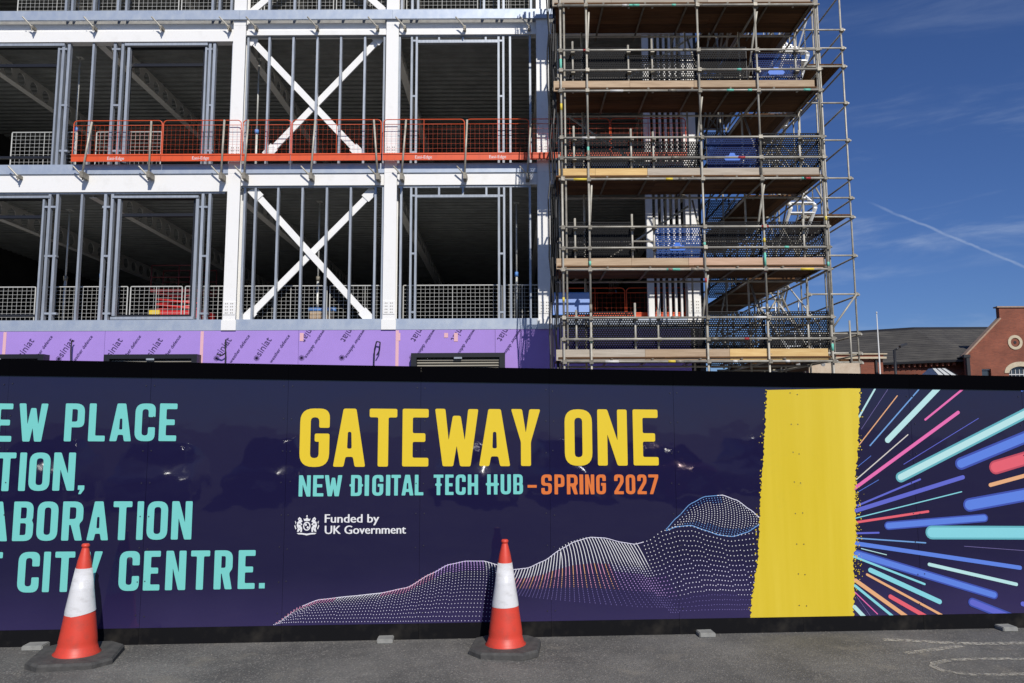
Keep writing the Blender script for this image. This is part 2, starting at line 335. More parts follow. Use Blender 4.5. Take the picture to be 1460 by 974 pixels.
class MB:
    def __init__(s): s.v, s.f, s.m, s.mats = [], [], [], []
    def mi(s, m):
        if m not in s.mats: s.mats.append(m)
        return s.mats.index(m)
    def add(s, vs, fs, m):
        b = len(s.v); s.v += [tuple(v) for v in vs]; i = s.mi(m)
        for f in fs: s.f.append(tuple(q + b for q in f)); s.m.append(i)
    def box(s, x0, x1, y0, y1, z0, z1, m):
        s.add([(x0, y0, z0), (x1, y0, z0), (x1, y1, z0), (x0, y1, z0), (x0, y0, z1), (x1, y0, z1), (x1, y1, z1), (x0, y1, z1)],
              [(0, 3, 2, 1), (4, 5, 6, 7), (0, 1, 5, 4), (1, 2, 6, 5), (2, 3, 7, 6), (3, 0, 4, 7)], m)
    def bar(s, a, b, r, m, n=6):
        a, b = Vector(a), Vector(b); d = b - a; q = d.to_track_quat('Z', 'Y')
        vs = []
        for p in (a, b):
            for i in range(n): t = 2 * math.pi * i / n; vs.append(p + q @ Vector((r * math.cos(t), r * math.sin(t), 0)))
        s.add(vs, [(i, (i + 1) % n, n + (i + 1) % n, n + i) for i in range(n)] + [tuple(range(n))[::-1], tuple(range(n, 2 * n))], m)
    def path(s, pts, r, m, n=6):
        for a, b in zip(pts, pts[1:]): s.bar(a, b, r, m, n)
    def prism(s, poly, y0, y1, m, holes=()):
        """polygon (x,z) with holes, extruded from y0 to y1"""
        loops = [poly] + list(holes)
        flat = [p for L in loops for p in L]; tri = tessellate_polygon([[Vector((p[0], p[1], 0)) for p in L] for L in loops]); nf = len(flat)
        vs = [(p[0], y0, p[1]) for p in flat] + [(p[0], y1, p[1]) for p in flat]
        fs = [tuple(t) for t in tri] + [tuple(q + nf for q in reversed(t)) for t in tri]
        o = 0
        for L in loops:
            k = len(L)
            for i in range(k): j = (i + 1) % k; fs.append((o + i, o + j, nf + o + j, nf + o + i))
            o += k
        s.add(vs, fs, m)
    def sheet(s, loops, y, m, fn=None):
        flat = [p for L in loops for p in L]
        tri = tessellate_polygon([[Vector((p[0], p[1], 0)) for p in L] for L in loops])
        s.add([(p[0], y, p[1]) if fn is None else fn(p, y) for p in flat], [tuple(t) for t in tri], m)
    def build(s, name, parent=None, label=None, smooth=False, origin=None, recalc=True):
        xs = [Vector(v) for v in s.v]
        lo = Vector([min(v[i] for v in xs) for i in range(3)]); hi = Vector([max(v[i] for v in xs) for i in range(3)])
        c = Vector(origin) if origin is not None else Vector(((lo.x + hi.x) / 2, (lo.y + hi.y) / 2, lo.z))
        me = bpy.data.meshes.new(name); me.from_pydata([tuple(v - c) for v in xs], [], s.f)
        for m in s.mats: me.materials.append(M[m])
        me.polygons.foreach_set('material_index', s.m)
        if recalc:
            bm = bmesh.new(); bm.from_mesh(me); bmesh.ops.recalc_face_normals(bm, faces=bm.faces[:]); bm.to_mesh(me); bm.free()
        if smooth:
            for p in me.polygons: p.use_smooth = True
        return place(name, me, c, parent, label=label)

# ------------------------------------------------------------------ the hoarding's line and the ground
def fitY(x, yt, yb, h):
    a, b = ray(x, yt), ray(x, yb); return h / (a.z / a.y - b.z / b.y)
PRINT_H = 2.2
YL, YR = fitY(0, 534.5, 898, PRINT_H), fitY(1460, 556, 874.6, PRINT_H)
GL, GR = onY(0, 923, YL), onY(1460, 895, YR)
U = Vector((GR.x - GL.x, GR.y - GL.y, 0)); LEN = U.length; U.normalize()
HA = math.atan2(U.y, U.x); NV = Vector((U.y, -U.x, 0))               # NV points to the camera side
SL = (GR.z - GL.z) / LEN                                             # the car park falls gently along the hoarding
def gz(x, y):                                                         # height of the ground
    return GL.z + SL * ((x - GL.x) * U.x + (y - GL.y) * U.y)
def onG(x, y):
    r = ray(x, y); o = Vector((0, 0, HC))
    k = SL * (r.x * U.x + r.y * U.y); t = (gz(0, 0) - HC) / (r.z - k); return o + r * t
def hp(x, y, off=0.0):                                                # photo pixel -> (u, z) on the hoarding's face
    r = ray(x, y); o = Vector((0, 0, HC)); n = NV
    t = ((GL + n * off) - o).dot(n) / r.dot(n); p = o + r * t
    u = (p - GL).dot(U); return (u, p.z - GL.z - SL * u)
def hv(p, y):                                                         # (u, z), depth -> local coordinates of the hoarding
    return (p[0], y, p[1] + SL * p[0])

g = bpy.data.meshes.new('ground')
q = []
for sx, sy in ((-1, -1), (1, -1), (1, 1), (-1, 1)):
    x, y = 900 * sx, 900 * sy; q.append((x, y, 0))
g.from_pydata(q, [], [(0, 1, 2, 3)]); g.materials.append(M['asphalt'])
go = place('ground', g, (0, 0, gz(0, 0))); go['kind'] = 'structure'; go['label'] = 'grey sunlit car park asphalt'
nrm_g = Vector((-SL * U.x, -SL * U.y, 1)); go.rotation_euler = nrm_g.to_track_quat('Z', 'Y').to_euler()

# worn white bay markings at the right
def marking(pts, w, label):
    P = [onG(*p) for p in pts]; mb = MB(); L, Rr = [], []
    for i, p in enumerate(P):
        d = (P[min(i + 1, len(P) - 1)] - P[max(i - 1, 0)]); s = Vector((-d.y, d.x, 0)).normalized() * w / 2
        L.append(p + s); Rr.append(p - s)
    vs = [v + Vector((0, 0, .004)) for v in L + Rr]; n = len(P)
    mb.add(vs, [(i, i + 1, n + i + 1, n + i) for i in range(n - 1)], 'worn_paint')
    o = mb.build('painted_marking'); o['kind'] = 'structure'; o['label'] = label
marking([(1258, 912.5), (1300, 914), (1345, 917), (1400, 918.5), (1475, 917)], .085, 'worn white painted line running along the black hoarding foot')
marking([(1292, 932), (1330, 927), (1372, 921.5)], .07, 'short worn white painted stroke branching off the line')
marking([(1500, 941), (1440, 940), (1390, 940), (1352, 942), (1332, 946), (1330, 951), (1345, 957), (1380, 962), (1430, 962.5), (1500, 960)], .06, 'worn white painted loop on the asphalt')

# grit and dead leaf crumbs drifted against the hoarding's foot
mat('grit', (0.22, 0.20, 0.165), 0.9, var=(0.12, 0.105, 0.085), vscale=40)
mb = MB(); rnd = random.Random(21)
for i in range(1500):
    u = rnd.uniform(-3, LEN + 2); v = .012 + abs(rnd.gauss(0, .05)) if rnd.random() < .7 else rnd.uniform(.02, 1.4)
    p = GL + U * u + NV * v; p.z = gz(p.x, p.y); r = rnd.choice((.0025, .003, .004, .006)) * rnd.uniform(.7, 1.4); a = rnd.uniform(0, 6.28)
    vs = [p + Vector((r * math.cos(a + k * 2.094), r * math.sin(a + k * 2.094), -.001)) for k in range(3)] + [p + Vector((0, 0, r * .9))]
    mb.add(vs, [(0, 1, 3), (1, 2, 3), (2, 0, 3)], 'grit')
o = mb.build('grit'); o['kind'] = 'stuff'; o['label'] = 'loose grit drifted along the black hoarding foot'

# ------------------------------------------------------------------ glyphs
def rounded(poly, rad):
    out = []; n = len(poly)
    for i in range(n):
        p0, p1, p2 = [Vector(poly[(i + k) % n]) for k in (-1, 0, 1)]
        r = rad[i] if isinstance(rad, (list, tuple)) else rad
        a, b = p0 - p1, p2 - p1; la, lb = a.length, b.length
        if la < 1e-6 or lb < 1e-6: continue
        r = min(r, la * .49, lb * .49)
        if r < 1e-4: out.append(tuple(p1)); continue
        a, b = a / la * r, b / lb * r
        k = 6 if r > .08 else 3
        for j in range(k + 1):
            t = j / k; out.append(tuple((1 - t) ** 2 * (p1 + a) + 2 * t * (1 - t) * p1 + t * t * (p1 + b)))
    return out
def glyph(c, w, s=.178, tick=False):
    t = .15; e = .03; B = .46 * w; b = max(.03, .5 * (w - 2 * s))
    Rr = rounded
    if c == 'E': return [Rr([(0, 0), (w, 0), (w, t), (s, t), (s, .5 - t / 2), (w * .88, .5 - t / 2), (w * .88, .5 + t / 2), (s, .5 + t / 2), (s, 1 - t), (w, 1 - t), (w, 1), (0, 1)], e)]
    if c == 'L': return [Rr([(0, 0), (w, 0), (w, t), (s, t), (s, 1), (0, 1)], e)]
    if c == 'I': return [Rr([(0, 0), (w, 0), (w, 1), (0, 1)], e)]
    if c == 'T':
        a, d = w / 2 - s / 2, w / 2 + s / 2
        if tick: k = .07; return [Rr([(a, 0), (d, 0), (d, .44), (d + k, .47), (d + k, .55), (d, .58), (d, 1 - t), (w, 1 - t), (w, 1), (0, 1), (0, 1 - t), (a, 1 - t), (a, .58), (a - k, .55), (a - k, .47), (a, .44)], .015)]
        return [Rr([(a, 0), (d, 0), (d, 1 - t), (w, 1 - t), (w, 1), (0, 1), (0, 1 - t), (a, 1 - t)], e)]
    if c == 'N': return [Rr([(0, 0), (s, 0), (s, .56), (w - s * 1.02, 0), (w, 0), (w, 1), (w - s, 1), (w - s, .44), (s * 1.02, 1), (0, 1)], e)]
    if c == 'A':
        i = .30 * w; return [Rr([(0, 0), (s, 0), (s + i * .2, .17), (w - s - i * .2, .17), (w - s, 0), (w, 0), (w - i, 1), (i, 1)], e), Rr([(s + .34 * i, .31), (w - s - .34 * i, .31), (.555 * w, .60), (.445 * w, .60)], .03)]
    if c == 'W': return [Rr([(0, 1), (.235 * w, 1), (.315 * w, .45), (.41 * w, .88), (.59 * w, .88), (.685 * w, .45), (.765 * w, 1), (w, 1), (.82 * w, 0), (.58 * w, 0), (.5 * w, .36), (.42 * w, 0), (.18 * w, 0)], e)]
    if c == 'Y': return [Rr([(0, 1), (s * 1.1, 1), (.5 * w, .58), (w - 1.1 * s, 1), (w, 1), (.5 * w + s / 2, .42), (.5 * w + s / 2, 0), (.5 * w - s / 2, 0), (.5 * w - s / 2, .42)], e)]
    if c == 'H':
        if tick: k = .07; return [Rr([(0, 0), (s, 0), (s, .42), (w - s, .42), (w - s, 0), (w, 0), (w, .44), (w + k, .47), (w + k, .55), (w, .58), (w, 1), (w - s, 1), (w - s, .58), (s, .58), (s, 1), (0, 1), (0, .58), (-k, .55), (-k, .47), (0, .44)], .015)]
        return [Rr([(0, 0), (s, 0), (s, .42), (w - s, .42), (w - s, 0), (w, 0), (w, 1), (w - s, 1), (w - s, .58), (s, .58), (s, 1), (0, 1)], e)]
    if c == 'U': return [Rr([(0, 0), (w, 0), (w, 1), (w - s, 1), (w - s, t), (s, t), (s, 1), (0, 1)], [B, B, e, e, b, b, e, e])]
    if c in 'O0': return [Rr([(0, 0), (w, 0), (w, 1), (0, 1)], B), Rr([(s, t), (w - s, t), (w - s, 1 - t), (s, 1 - t)], b)]
    if c == 'C': return [Rr([(0, 0), (w, 0), (w, .37), (w - s, .37), (w - s, t), (s, t), (s, 1 - t), (w - s, 1 - t), (w - s, .64), (w, .64), (w, 1), (0, 1)], [B, B, e, e, b, b, b, b, e, e, B, B])]
    if c == 'G': return [Rr([(0, 0), (w, 0), (w, .57), (.5 * w, .57), (.5 * w, .43), (w - s, .43), (w - s, t), (s, t), (s, 1 - t), (w - s, 1 - t), (w - s, .67), (w, .67), (w, 1), (0, 1)], [B, B, e, e, e, .01, b, b, b, b, e, e, B, B])]
    if c == 'P': return [Rr([(0, 0), (s, 0), (s, .37), (w, .37), (w, 1), (0, 1)], [e, e, .01, B, B, e]), Rr([(s, .37 + t), (w - s, .37 + t), (w - s, 1 - t), (s, 1 - t)], [.01, b * .8, b * .8, .01])]
    if c == 'R': return [Rr([(0, 0), (s, 0), (s, .40), (.42 * w, .40), (w - s, 0), (w, 0), (.82 * w, .42), (w, .52), (w, 1), (0, 1)], [e, e, .01, .02, e, e, .06, .06, B, e]), Rr([(s, .40 + t), (w - s, .40 + t), (w - s, 1 - t), (s, 1 - t)], [.01, b * .8, b * .8, .01])]
    if c == 'B': return [Rr([(0, 0), (w, 0), (w, .44), (.92 * w, .52), (w * .97, .58), (w * .97, 1), (0, 1)], [e, B, .06, .02, .06, B, e]), Rr([(s, t), (w - s, t), (w - s, .45), (s, .45)], [.01, b * .7, b * .7, .01]), Rr([(s, .45 + t * .8), (w - s, .45 + t * .8), (w - s, 1 - t), (s, 1 - t)], [.01, b * .7, b * .7, .01])]
    if c == 'D':
        L = [(0, 0), (w, 0), (w, 1), (0, 1)]; rr = [e, B, B, e]
        if tick: L += [(0, .58), (-.07, .55), (-.07, .47), (0, .44)]; rr += [0.01] * 4; L[1:3] = [(w, 0), (w, .44), (w + .06, .47), (w + .06, .55), (w, .58), (w, 1)]; rr[1:3] = [B, .01, .01, .01, .01, B]
        return [Rr(L, rr), Rr([(s, t), (w - s, t), (w - s, 1 - t), (s, 1 - t)], [.02, b, b, .02])]
    if c == 'S': return [Rr([(0, 0), (w, 0), (w, .57), (s, .57), (s, 1 - t), (w - s, 1 - t), (w - s, .68), (w, .68), (w, 1), (0, 1), (0, .43), (w - s, .43), (w - s, t), (s, t), (s, .32), (0, .32)], [B, B, B, .08, b, b, e, e, B, B, B, .08, b, b, e, e])]
    if c == '2': return [Rr([(0, 0), (w, 0), (w, t), (s * 1.15, t), (w, .60), (w, 1), (0, 1), (0, .67), (s, .67), (s, 1 - t), (w - s, 1 - t), (w - s, .64), (0, .14)], [e, e, e, .02, .1, B, B, e, e, b, b, .08, .03])]
    if c == '7': return [Rr([(.12 * w, 0), (.12 * w + s, 0), (w, 1 - t), (w, 1), (0, 1), (0, 1 - t), (w - s * 1.05, 1 - t)], e)]
    if c == ',': return [Rr([(.1 * w, 0), (.5 * w, 0), (w, .55), (w, 1), (0, 1), (0, .5), (.35 * w, .5)], .04)]
    return [Rr([(0, 0), (w, 0), (w, 1), (0, 1)], .02)]

# ------------------------------------------------------------------ hoarding
HD = thing('hoarding', 'navy printed site hoarding with black foot and capping along the car park', 'hoarding', tuple(GL), rotz=HA)
U0, U1 = -3.4, LEN + 2.6
ZB0 = (hp(0, 898)[1] + hp(700, 887.6)[1] + hp(1460, 874.6)[1]) / 3; ZT0 = (hp(0, 534.5)[1] + hp(700, 547.8)[1] + hp(1460, 556)[1]) / 3
ZC = (hp(290, 516)[1] + hp(780, 527.6)[1] + hp(1460, 536)[1]) / 3
j0 = hp(207, 720)[0]; PW = (hp(1138, 720)[0] - j0) / 5
js = [j0 + PW * i for i in range(-6, 12)]; js = [U0] + [j for j in js if U0 + .1 < j < U1 - .1] + [U1]
def sheared(name, u0, u1, y0, y1, z0, z1, m, parent, label=None):
    mb = MB(); vs = [hv((u, z), y) for z in (z0, z1) for (u, y) in ((u0, y0), (u1, y0), (u1, y1), (u0, y1))]
    mb.add(vs, [(0, 3, 2, 1), (4, 5, 6, 7), (0, 1, 5, 4), (1, 2, 6, 5), (2, 3, 7, 6), (3, 0, 4, 7)], m)
    return mb.build(name, parent, label)
for a, b in zip(js, js[1:]):
    d = random.uniform(0, .002)
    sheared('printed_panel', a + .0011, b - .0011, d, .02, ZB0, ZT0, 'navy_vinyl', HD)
    sheared('capping_board', a + .001, b - .001, -.012 + d, .03, ZT0 + .001, ZC, 'cap_black', HD)
    sheared('skirting_board', a + .001, b - .001, -.006 + d, .03, -.02, ZB0 - .001, 'skirt_black', HD)
for u in [a for a in js[1:-1]]:
    sheared('support_post', u - .045, u + .045, .032, .12, -.02, ZC - .05, 'cap_black', HD)
SHEET = -.0035
mat('screw', (0.045, 0.042, 0.06), 0.4, 0.4)
for u in js[1:-1]:                                                    # pairs of fixing screws down every joint
    mb = MB(); z = ZB0 + .1
    while z < ZT0 - .05:
        for du in (-.035, .035):
            c = hv((u + du + random.uniform(-.006, .006), z + random.uniform(-.012, .012)), 0); mb.bar((c[0], -.0065, c[2]), (c[0], -.0005, c[2]), .0055, 'screw', 8)
        z += .29
    mb.build('fixing_screws', HD)['kind'] = 'stuff'
def textline(chars, fx, fy, m, label, yt, yb, parent=HD):
    """chars: (glyph, x0, x1[, tick]) in the zoomed picture; fx, fy map them to photo pixels; yt, yb give the line's top and bottom"""
    mb = MB()
    for c in chars:
        ch, a, b = c[:3]; tk = len(c) > 3 and c[3] is True
        y0, y1 = (yt(a), yb(a))
        if len(c) > 4: y0, y1 = c[3], c[4]
        xm0, xm1, ym = fx(a), fx(b), fy((y0 + y1) / 2)
        u0, u1 = hp(xm0, ym)[0], hp(xm1, ym)[0]; xm = (xm0 + xm1) / 2
        z1, z0 = hp(xm, fy(y0))[1], hp(xm, fy(y1))[1]; H = z1 - z0
        for_loops = glyph(ch, (u1 - u0) / H, tick=tk)
        mb.sheet([[(u0 + p[0] * H, z0 + p[1] * H) for p in L] for L in for_loops], SHEET, m, hv)
    return mb.build('lettering', parent, label, recalc=False)
f1x, f1y = (lambda v: v / 3.476), (lambda v: 500 + v / 3.476)
f2x, f2y = (lambda v: 400 + v / 2.607), (lambda v: 540 + v / 2.607)
f6x, f6y = (lambda v: v / 3.65), (lambda v: 740 + v / 3.65)
def lin(a, ya, b, yb): return lambda x: ya + (yb - ya) * (x - a) / (b - a)
textline([('E', -33, 62), ('W', 92, 236), ('P', 322, 419), ('L', 441, 524), ('A', 547, 654), ('C', 670, 770), ('E', 790, 877)], f1x, f1y, 'ink_teal', 'turquoise lettering EW PLACE', lin(0, 262, 880, 262), lin(0, 451, 880, 448))
textline([('T', -15, 77), ('I', 96, 130), ('O', 145, 249), ('N', 265, 373), (',', 386, 418, 668, 711)], f1x, f1y, 'ink_teal', 'turquoise lettering TION and comma', lin(0, 505, 400, 505), lin(0, 696, 400, 693))
textline([('A', -66, 42), ('B', 66, 167), ('O', 184, 288), ('R', 309, 412), ('A', 434, 541), ('T', 560, 653), ('I', 679, 711), ('O', 729, 832), ('N', 851, 952)], f1x, f1y, 'ink_teal', 'turquoise lettering ABORATION', lin(0, 748, 950, 746), lin(0, 944, 950, 935))
textline([('T', -82, 10), ('C', 94, 205), ('I', 225, 261), ('T', 284, 388), ('Y', 424, 531), ('C', 620, 726), ('E', 748, 834), ('N', 863, 968), ('T', 992, 1091), ('R', 1115, 1210), ('E', 1240, 1328), ('.', 1348, 1378, 333, 361)], f6x, f6y, 'ink_teal', 'turquoise lettering T CITY CENTRE', lin(0, 172, 1350, 161), lin(0, 384, 1350, 362))
textline([('G', 72, 182), ('A', 197, 316), ('T', 330, 433), ('E', 453, 550), ('W', 574, 735), ('A', 738, 853), ('Y', 857, 966), ('O', 1056, 1158), ('N', 1178, 1288), ('E', 1310, 1403)], f2x, f2y, 'ink_yellow', 'large yellow lettering GATEWAY ONE', lin(72, 111, 1400, 115), lin(72, 328, 1400, 322))
textline([('N', 68, 112), ('E', 121, 160), ('W', 164, 229), ('D', 262, 302, True), ('I', 313, 329), ('G', 341, 382), ('I', 392, 408), ('T', 412, 447), ('A', 450, 494), ('L', 499, 531), ('T', 569, 605, True), ('E', 612, 643), ('C', 651, 688), ('H', 696, 734), ('H', 768, 806, True), ('U', 818, 856), ('B', 865, 901)], f2x, f2y, 'ink_teal', 'small turquoise lettering NEW DIGITAL TECH HUB', lin(68, 359, 900, 355), lin(68, 438, 900, 429))
textline([('-', 918, 952, 395, 405), ('S', 969, 1008), ('P', 1018, 1055), ('R', 1064, 1104), ('I', 1111, 1125), ('N', 1132, 1166), ('G', 1173, 1209), ('2', 1240, 1275), ('0', 1283, 1318), ('2', 1326, 1360), ('7', 1367, 1404)], f2x, f2y, 'ink_orange', 'small orange lettering SPRING 2027', lin(960, 356, 1400, 356), lin(960, 430, 1400, 429))

def font_mesh(txt, size=1.0):
    cu = bpy.data.curves.new('t', 'FONT'); cu.body = txt; cu.size = size; cu.resolution_u = 3
    o = bpy.data.objects.new('t', cu); COL.objects.link(o); bpy.context.view_layer.update()
    me = bpy.data.meshes.new_from_object(o.evaluated_get(bpy.context.evaluated_depsgraph_get()))
    vs = [tuple(v.co[:2]) for v in me.vertices]; fs = [tuple(p.vertices) for p in me.polygons]
    COL.objects.unlink(o); bpy.data.objects.remove(o); bpy.data.meshes.remove(me)
    x0, x1 = min(v[0] for v in vs), max(v[0] for v in vs)
    return [((v[0] - x0) / (x1 - x0), v[1] / (x1 - x0)) for v in vs], fs       # width 1
for txt, base in (('Funded by', 535), ('UK Government', 577)):
    vs, fs = font_mesh(txt); a, b = hp(f2x(164), f2y(base)), hp(f2x(368 if txt[0] == 'F' else 469), f2y(base)); W = b[0] - a[0]
    cap = (hp(f2x(164), f2y(base - 31))[1] - a[1]); capf = max(v[1] for v in vs)
    mb = MB()
    for dx, dy in ((0, 0), (.0045, 0)):                                         # a second offset pass makes the weight heavier
        mb.add([hv((a[0] + v[0] * W * .985 + dx, a[1] + v[1] * cap / capf + dy), SHEET - dx * .2) for v in vs], fs, 'ink_white')
    mb.build('lettering', HD, 'white lettering ' + txt, recalc=False)

# crest: crowned shield between two beasts, on a scroll
def crest():
    mb = MB(); c0 = hp(f2x(98), f2y(545)); s = (hp(f2x(98), f2y(505))[1] - hp(f2x(98), f2y(582))[1]) / 2
    def P(pts, m='ink_white', o=0): mb.sheet([[(c0[0] + x * s, c0[1] + y * s) for x, y in pts]], SHEET - o, m, hv)
    ell = lambda cx, cy, rx, ry, n=14: [(cx + rx * math.cos(2 * math.pi * i / n), cy + ry * math.sin(2 * math.pi * i / n)) for i in range(n)]
    P(ell(0, -.08, .36, .44)); P(ell(0, -.08, .25, .32), 'navy_vinyl', .001)
    for a in ((-.09, .06), (.09, -.2)): P(ell(a[0], a[1], .1, .12, 8), 'ink_white', .002)
    P([(-.26, .42), (.26, .42), (.34, .66), (.18, .60), (.0, .78), (-.18, .60), (-.34, .66)]); P([(-.05, .80), (.05, .80), (.05, .98), (-.05, .98)]); P([(-.1, .86), (-.06, .86), (-.06, .92), (-.1, .92)])
    for m in (-1, 1):
        f = lambda L: [(m * x, y) for x, y in L][::m]
        P(f([(.46, -.62), (.62, -.66), (.60, -.36), (.78, -.62), (.94, -.62), (.86, -.3), (.98, -.02), (.92, .3), (.78, .42), (.88, .62), (.74, .80), (.56, .68), (.50, .50), (.42, .38), (.58, .28), (.42, .06), (.60, .0), (.44, -.26)]))
        P(f([(1.0, -.3), (1.12, .0), (1.02, .3), (1.16, .46), (1.08, .1), (1.2, -.05), (1.08, -.4)]))
        P(ell(m * .70, .58, .05, .05, 6), 'navy_vinyl', .001); P(f([(.60, .05), (.82, .1), (.82, .16), (.62, .18)]), 'navy_vinyl', .001); P(f([(.62, -.3), (.8, -.26), (.78, -.2)]), 'navy_vinyl', .001)
    P([(-.95, -.74), (-.5, -.72), (0, -.80), (.5, -.72), (.95, -.74), (.8, -.86), (.4, -.88), (0, -.97), (-.4, -.88), (-.8, -.86)])
    mb.build('crest_emblem', HD, 'white crest of crowned shield between lion and unicorn', recalc=False)
crest()

# yellow brushed band
mb = MB()
def edge(pts, amp, seed):
    rnd = random.Random(seed); out = []
    for (x0, y0), (x1, y1) in zip(pts, pts[1:]):
        n = max(2, int(abs(y1 - y0) / 2.2))
        for i in range(n): t = i / n; out.append((x0 + (x1 - x0) * t + rnd.uniform(-amp, amp) * (1 if rnd.random() < .6 else .3), y0 + (y1 - y0) * t))
    return out
yt_, yb_ = 556.2, 881.5
le = edge([(1093, 556.2), (1091, 600), (1086, 680), (1083, 740), (1080, 800), (1072, 850), (1069.5, 882)], 1.7, 1)
re_ = edge([(1226, 558), (1224.5, 590), (1222, 650), (1219, 700), (1221, 760), (1217, 800), (1218, 850), (1216.5, 879)], 2.0, 2)
def clampz(p): return (p[0], min(max(p[1], ZB0 + .001), ZT0 - .001))
mb.sheet([[clampz(hp(*p)) for p in le] + [clampz(hp(1069.5, 884)), clampz(hp(1217, 881))] + [clampz(hp(*p)) for p in re_[::-1]] + [clampz(hp(1226.5, 553))]], SHEET, 'ink_band', hv)
rnd = random.Random(5)
for side, n in ((le, 40), (re_, 130)):
    for _ in range(n):
        p = rnd.choice(side); lean = -1 if side is le else 1
        if side is re_ and rnd.random() < .6: p = (p[0], rnd.uniform(690, 830))
        x, y = p[0] + lean * abs(rnd.gauss(1.5, 2.6)), p[1]; r = rnd.uniform(.4, 1.3)
        mb.sheet([[clampz(hp(x + r * math.cos(a) * rnd.uniform(.6, 1.3), y + r * math.sin(a) * rnd.uniform(.6, 1.3))) for a in (0, 1.2, 2.4, 3.7, 5)]], SHEET - .0006, 'ink_band', hv)
mb.build('yellow_band_print', HD, 'broad yellow brushed band with ragged edges', recalc=False)

# light streaks
def clip(poly):
    for ax, lim, sg in ((1, ZB0 + .001, 1), (1, ZT0 - .001, -1)):
        out = []
        for i in range(len(poly)):
            a, b = poly[i - 1], poly[i]; ia, ib = (a[ax] - lim) * sg >= 0, (b[ax] - lim) * sg >= 0
            if ia != ib: t = (lim - a[ax]) / (b[ax] - a[ax]); out.append((a[0] + (b[0] - a[0]) * t, a[1] + (b[1] - a[1]) * t))
            if ib: out.append(b)
        poly = out
        if len(poly) < 3: return None
    return poly
f3 = lambda x, y: hp(1040 + x / 2.705, 540 + y / 2.705)
streaks = [(498, 150, 562, 38, 7, 'mint'), (508, 195, 610, 42, 1.5, 'lilac'), (500, 255, 647, 66, 4, 'peach'), (542, 258, 730, 42, 5, 'sky'), (610, 237, 815, 25, 22, 'mint'), (755, 158, 900, 40, 8, 'pink'),
           (484, 422, 882, 130, 13, 'pink'), (490, 388, 688, 216, 4, 'cream'), (496, 338, 545, 298, 2, 'blue'), (672, 330, 960, 153, 2.5, 'peri'), (660, 380, 1250, 78, 40, 'aqua_d'), (660, 380, 1250, 78, 24, 'mint'),
           (892, 328, 1300, 160, 48, 'blue_d'), (892, 328, 1300, 160, 32, 'blue'), (1026, 342, 1300, 260, 54, 'coral_d'), (1026, 342, 1300, 260, 40, 'coral'), (1006, 410, 1300, 330, 15, 'peach'), (490, 440, 575, 390, 2, 'blue'),
           (492, 490, 735, 388, 7, 'peri'), (490, 508, 900, 380, 16, 'peri'), (486, 538, 895, 436, 4, 'aqua'), (488, 554, 766, 512, 9, 'coral'), (925, 487, 1300, 418, 52, 'blue_d'), (925, 487, 1300, 418, 38, 'blue'),
           (612, 567, 982, 537, 32, 'blue_d'), (612, 567, 982, 537, 22, 'blue'), (780, 593, 1400, 595, 52, 'aqua_d'), (780, 593, 1400, 595, 38, 'aqua'), (492, 596, 575, 594, 7, 'peri'), (478, 614, 756, 633, 5, 'sky'),
           (478, 634, 1120, 729, 16, 'blue'), (905, 646, 1300, 675, 1.6, 'lilac'), (508, 655, 605, 679, 3, 'mint'), (492, 676, 1020, 834, 32, 'blue_d'), (492, 676, 1020, 834, 21, 'blue'), (474, 684, 752, 792, 8, 'aqua'),
           (770, 716, 1106, 793, 13, 'mint'), (543, 738, 810, 860, 18, 'aqua'), (530, 755, 830, 918, 9, 'peach'), (486, 778, 700, 930, 15, 'peach'), (484, 798, 640, 925, 10, 'aqua'), (620, 840, 770, 925, 16, 'coral'),
           (484, 824, 570, 907, 4, 'pink'), (482, 880, 530, 930, 15, 'mint'), (490, 840, 545, 918, 1.5, 'lilac'), (936, 862, 1120, 935, 34, 'blue_d'), (936, 862, 1120, 935, 22, 'peri'), (1130, 868, 1300, 910, 18, 'peri'), (1126, 46, 1200, 20, 8, 'blue')]
mb = MB()
for i, (xa, ya, xb, yb, w, c) in enumerate(streaks):
    a, b = Vector(f3(xa, ya)), Vector(f3(xb, yb)); d = (b - a).normalized(); n = Vector((-d.y, d.x)); r = w / 2.705 / 145 / 2
    pl = []
    for k in range(9): t = math.pi * (k / 8 + .5); pl.append(tuple(a + (d * math.cos(t) + n * math.sin(t)) * r))
    for k in range(9): t = math.pi * (k / 8 - .5); pl.append(tuple(b + (d * math.cos(t) + n * math.sin(t)) * r))
    pl = clip(pl)
    if pl: mb.sheet([pl], -.0012 - .00006 * i, 'ink_' + c, hv)
mb.build('light_streak_print', HD, 'burst of blue, turquoise, pink and peach streaks', recalc=False)

# dotted wave
def interp(pts, x):
    for (x0, y0), (x1, y1) in zip(pts, pts[1:]):
        if x0 <= x <= x1: t = (x - x0) / (x1 - x0); t2 = t * t * (3 - 2 * t) * .35 + t * .65; return y0 + (y1 - y0) * t2
    return pts[-1][1] if x > pts[-1][0] else pts[0][1]
mb = MB()
def dot(x, y, r, c):
    u, z = hp(x, y); r = r / 152
    if not (ZB0 + .004 < z < ZT0): return
    mb.add([hv((u + r * math.cos(k * 1.0472), z + r * math.sin(k * 1.0472)), -.0015) for k in range(6)], [(0, 1, 2, 3, 4, 5)], 'ink_' + c)
def dash(p, q_, w, c):
    a, b = Vector(hp(*p)), Vector(hp(*q_)); d = (b - a)
    if d.length < 1e-5 or min(a.y, b.y) < ZB0 + .004: return
    n = Vector((-d.y, d.x)).normalized() * w / 152 / 2
    mb.add([hv(tuple(v), -.0011) for v in (a + n, b + n, b - n, a - n)], [(0, 1, 2, 3)], 'ink_' + c)
topA = [(390, 890), (425, 866), (455, 855), (500, 850), (540, 846), (580, 838), (615, 818), (640, 805), (665, 800), (690, 800), (712, 806)]
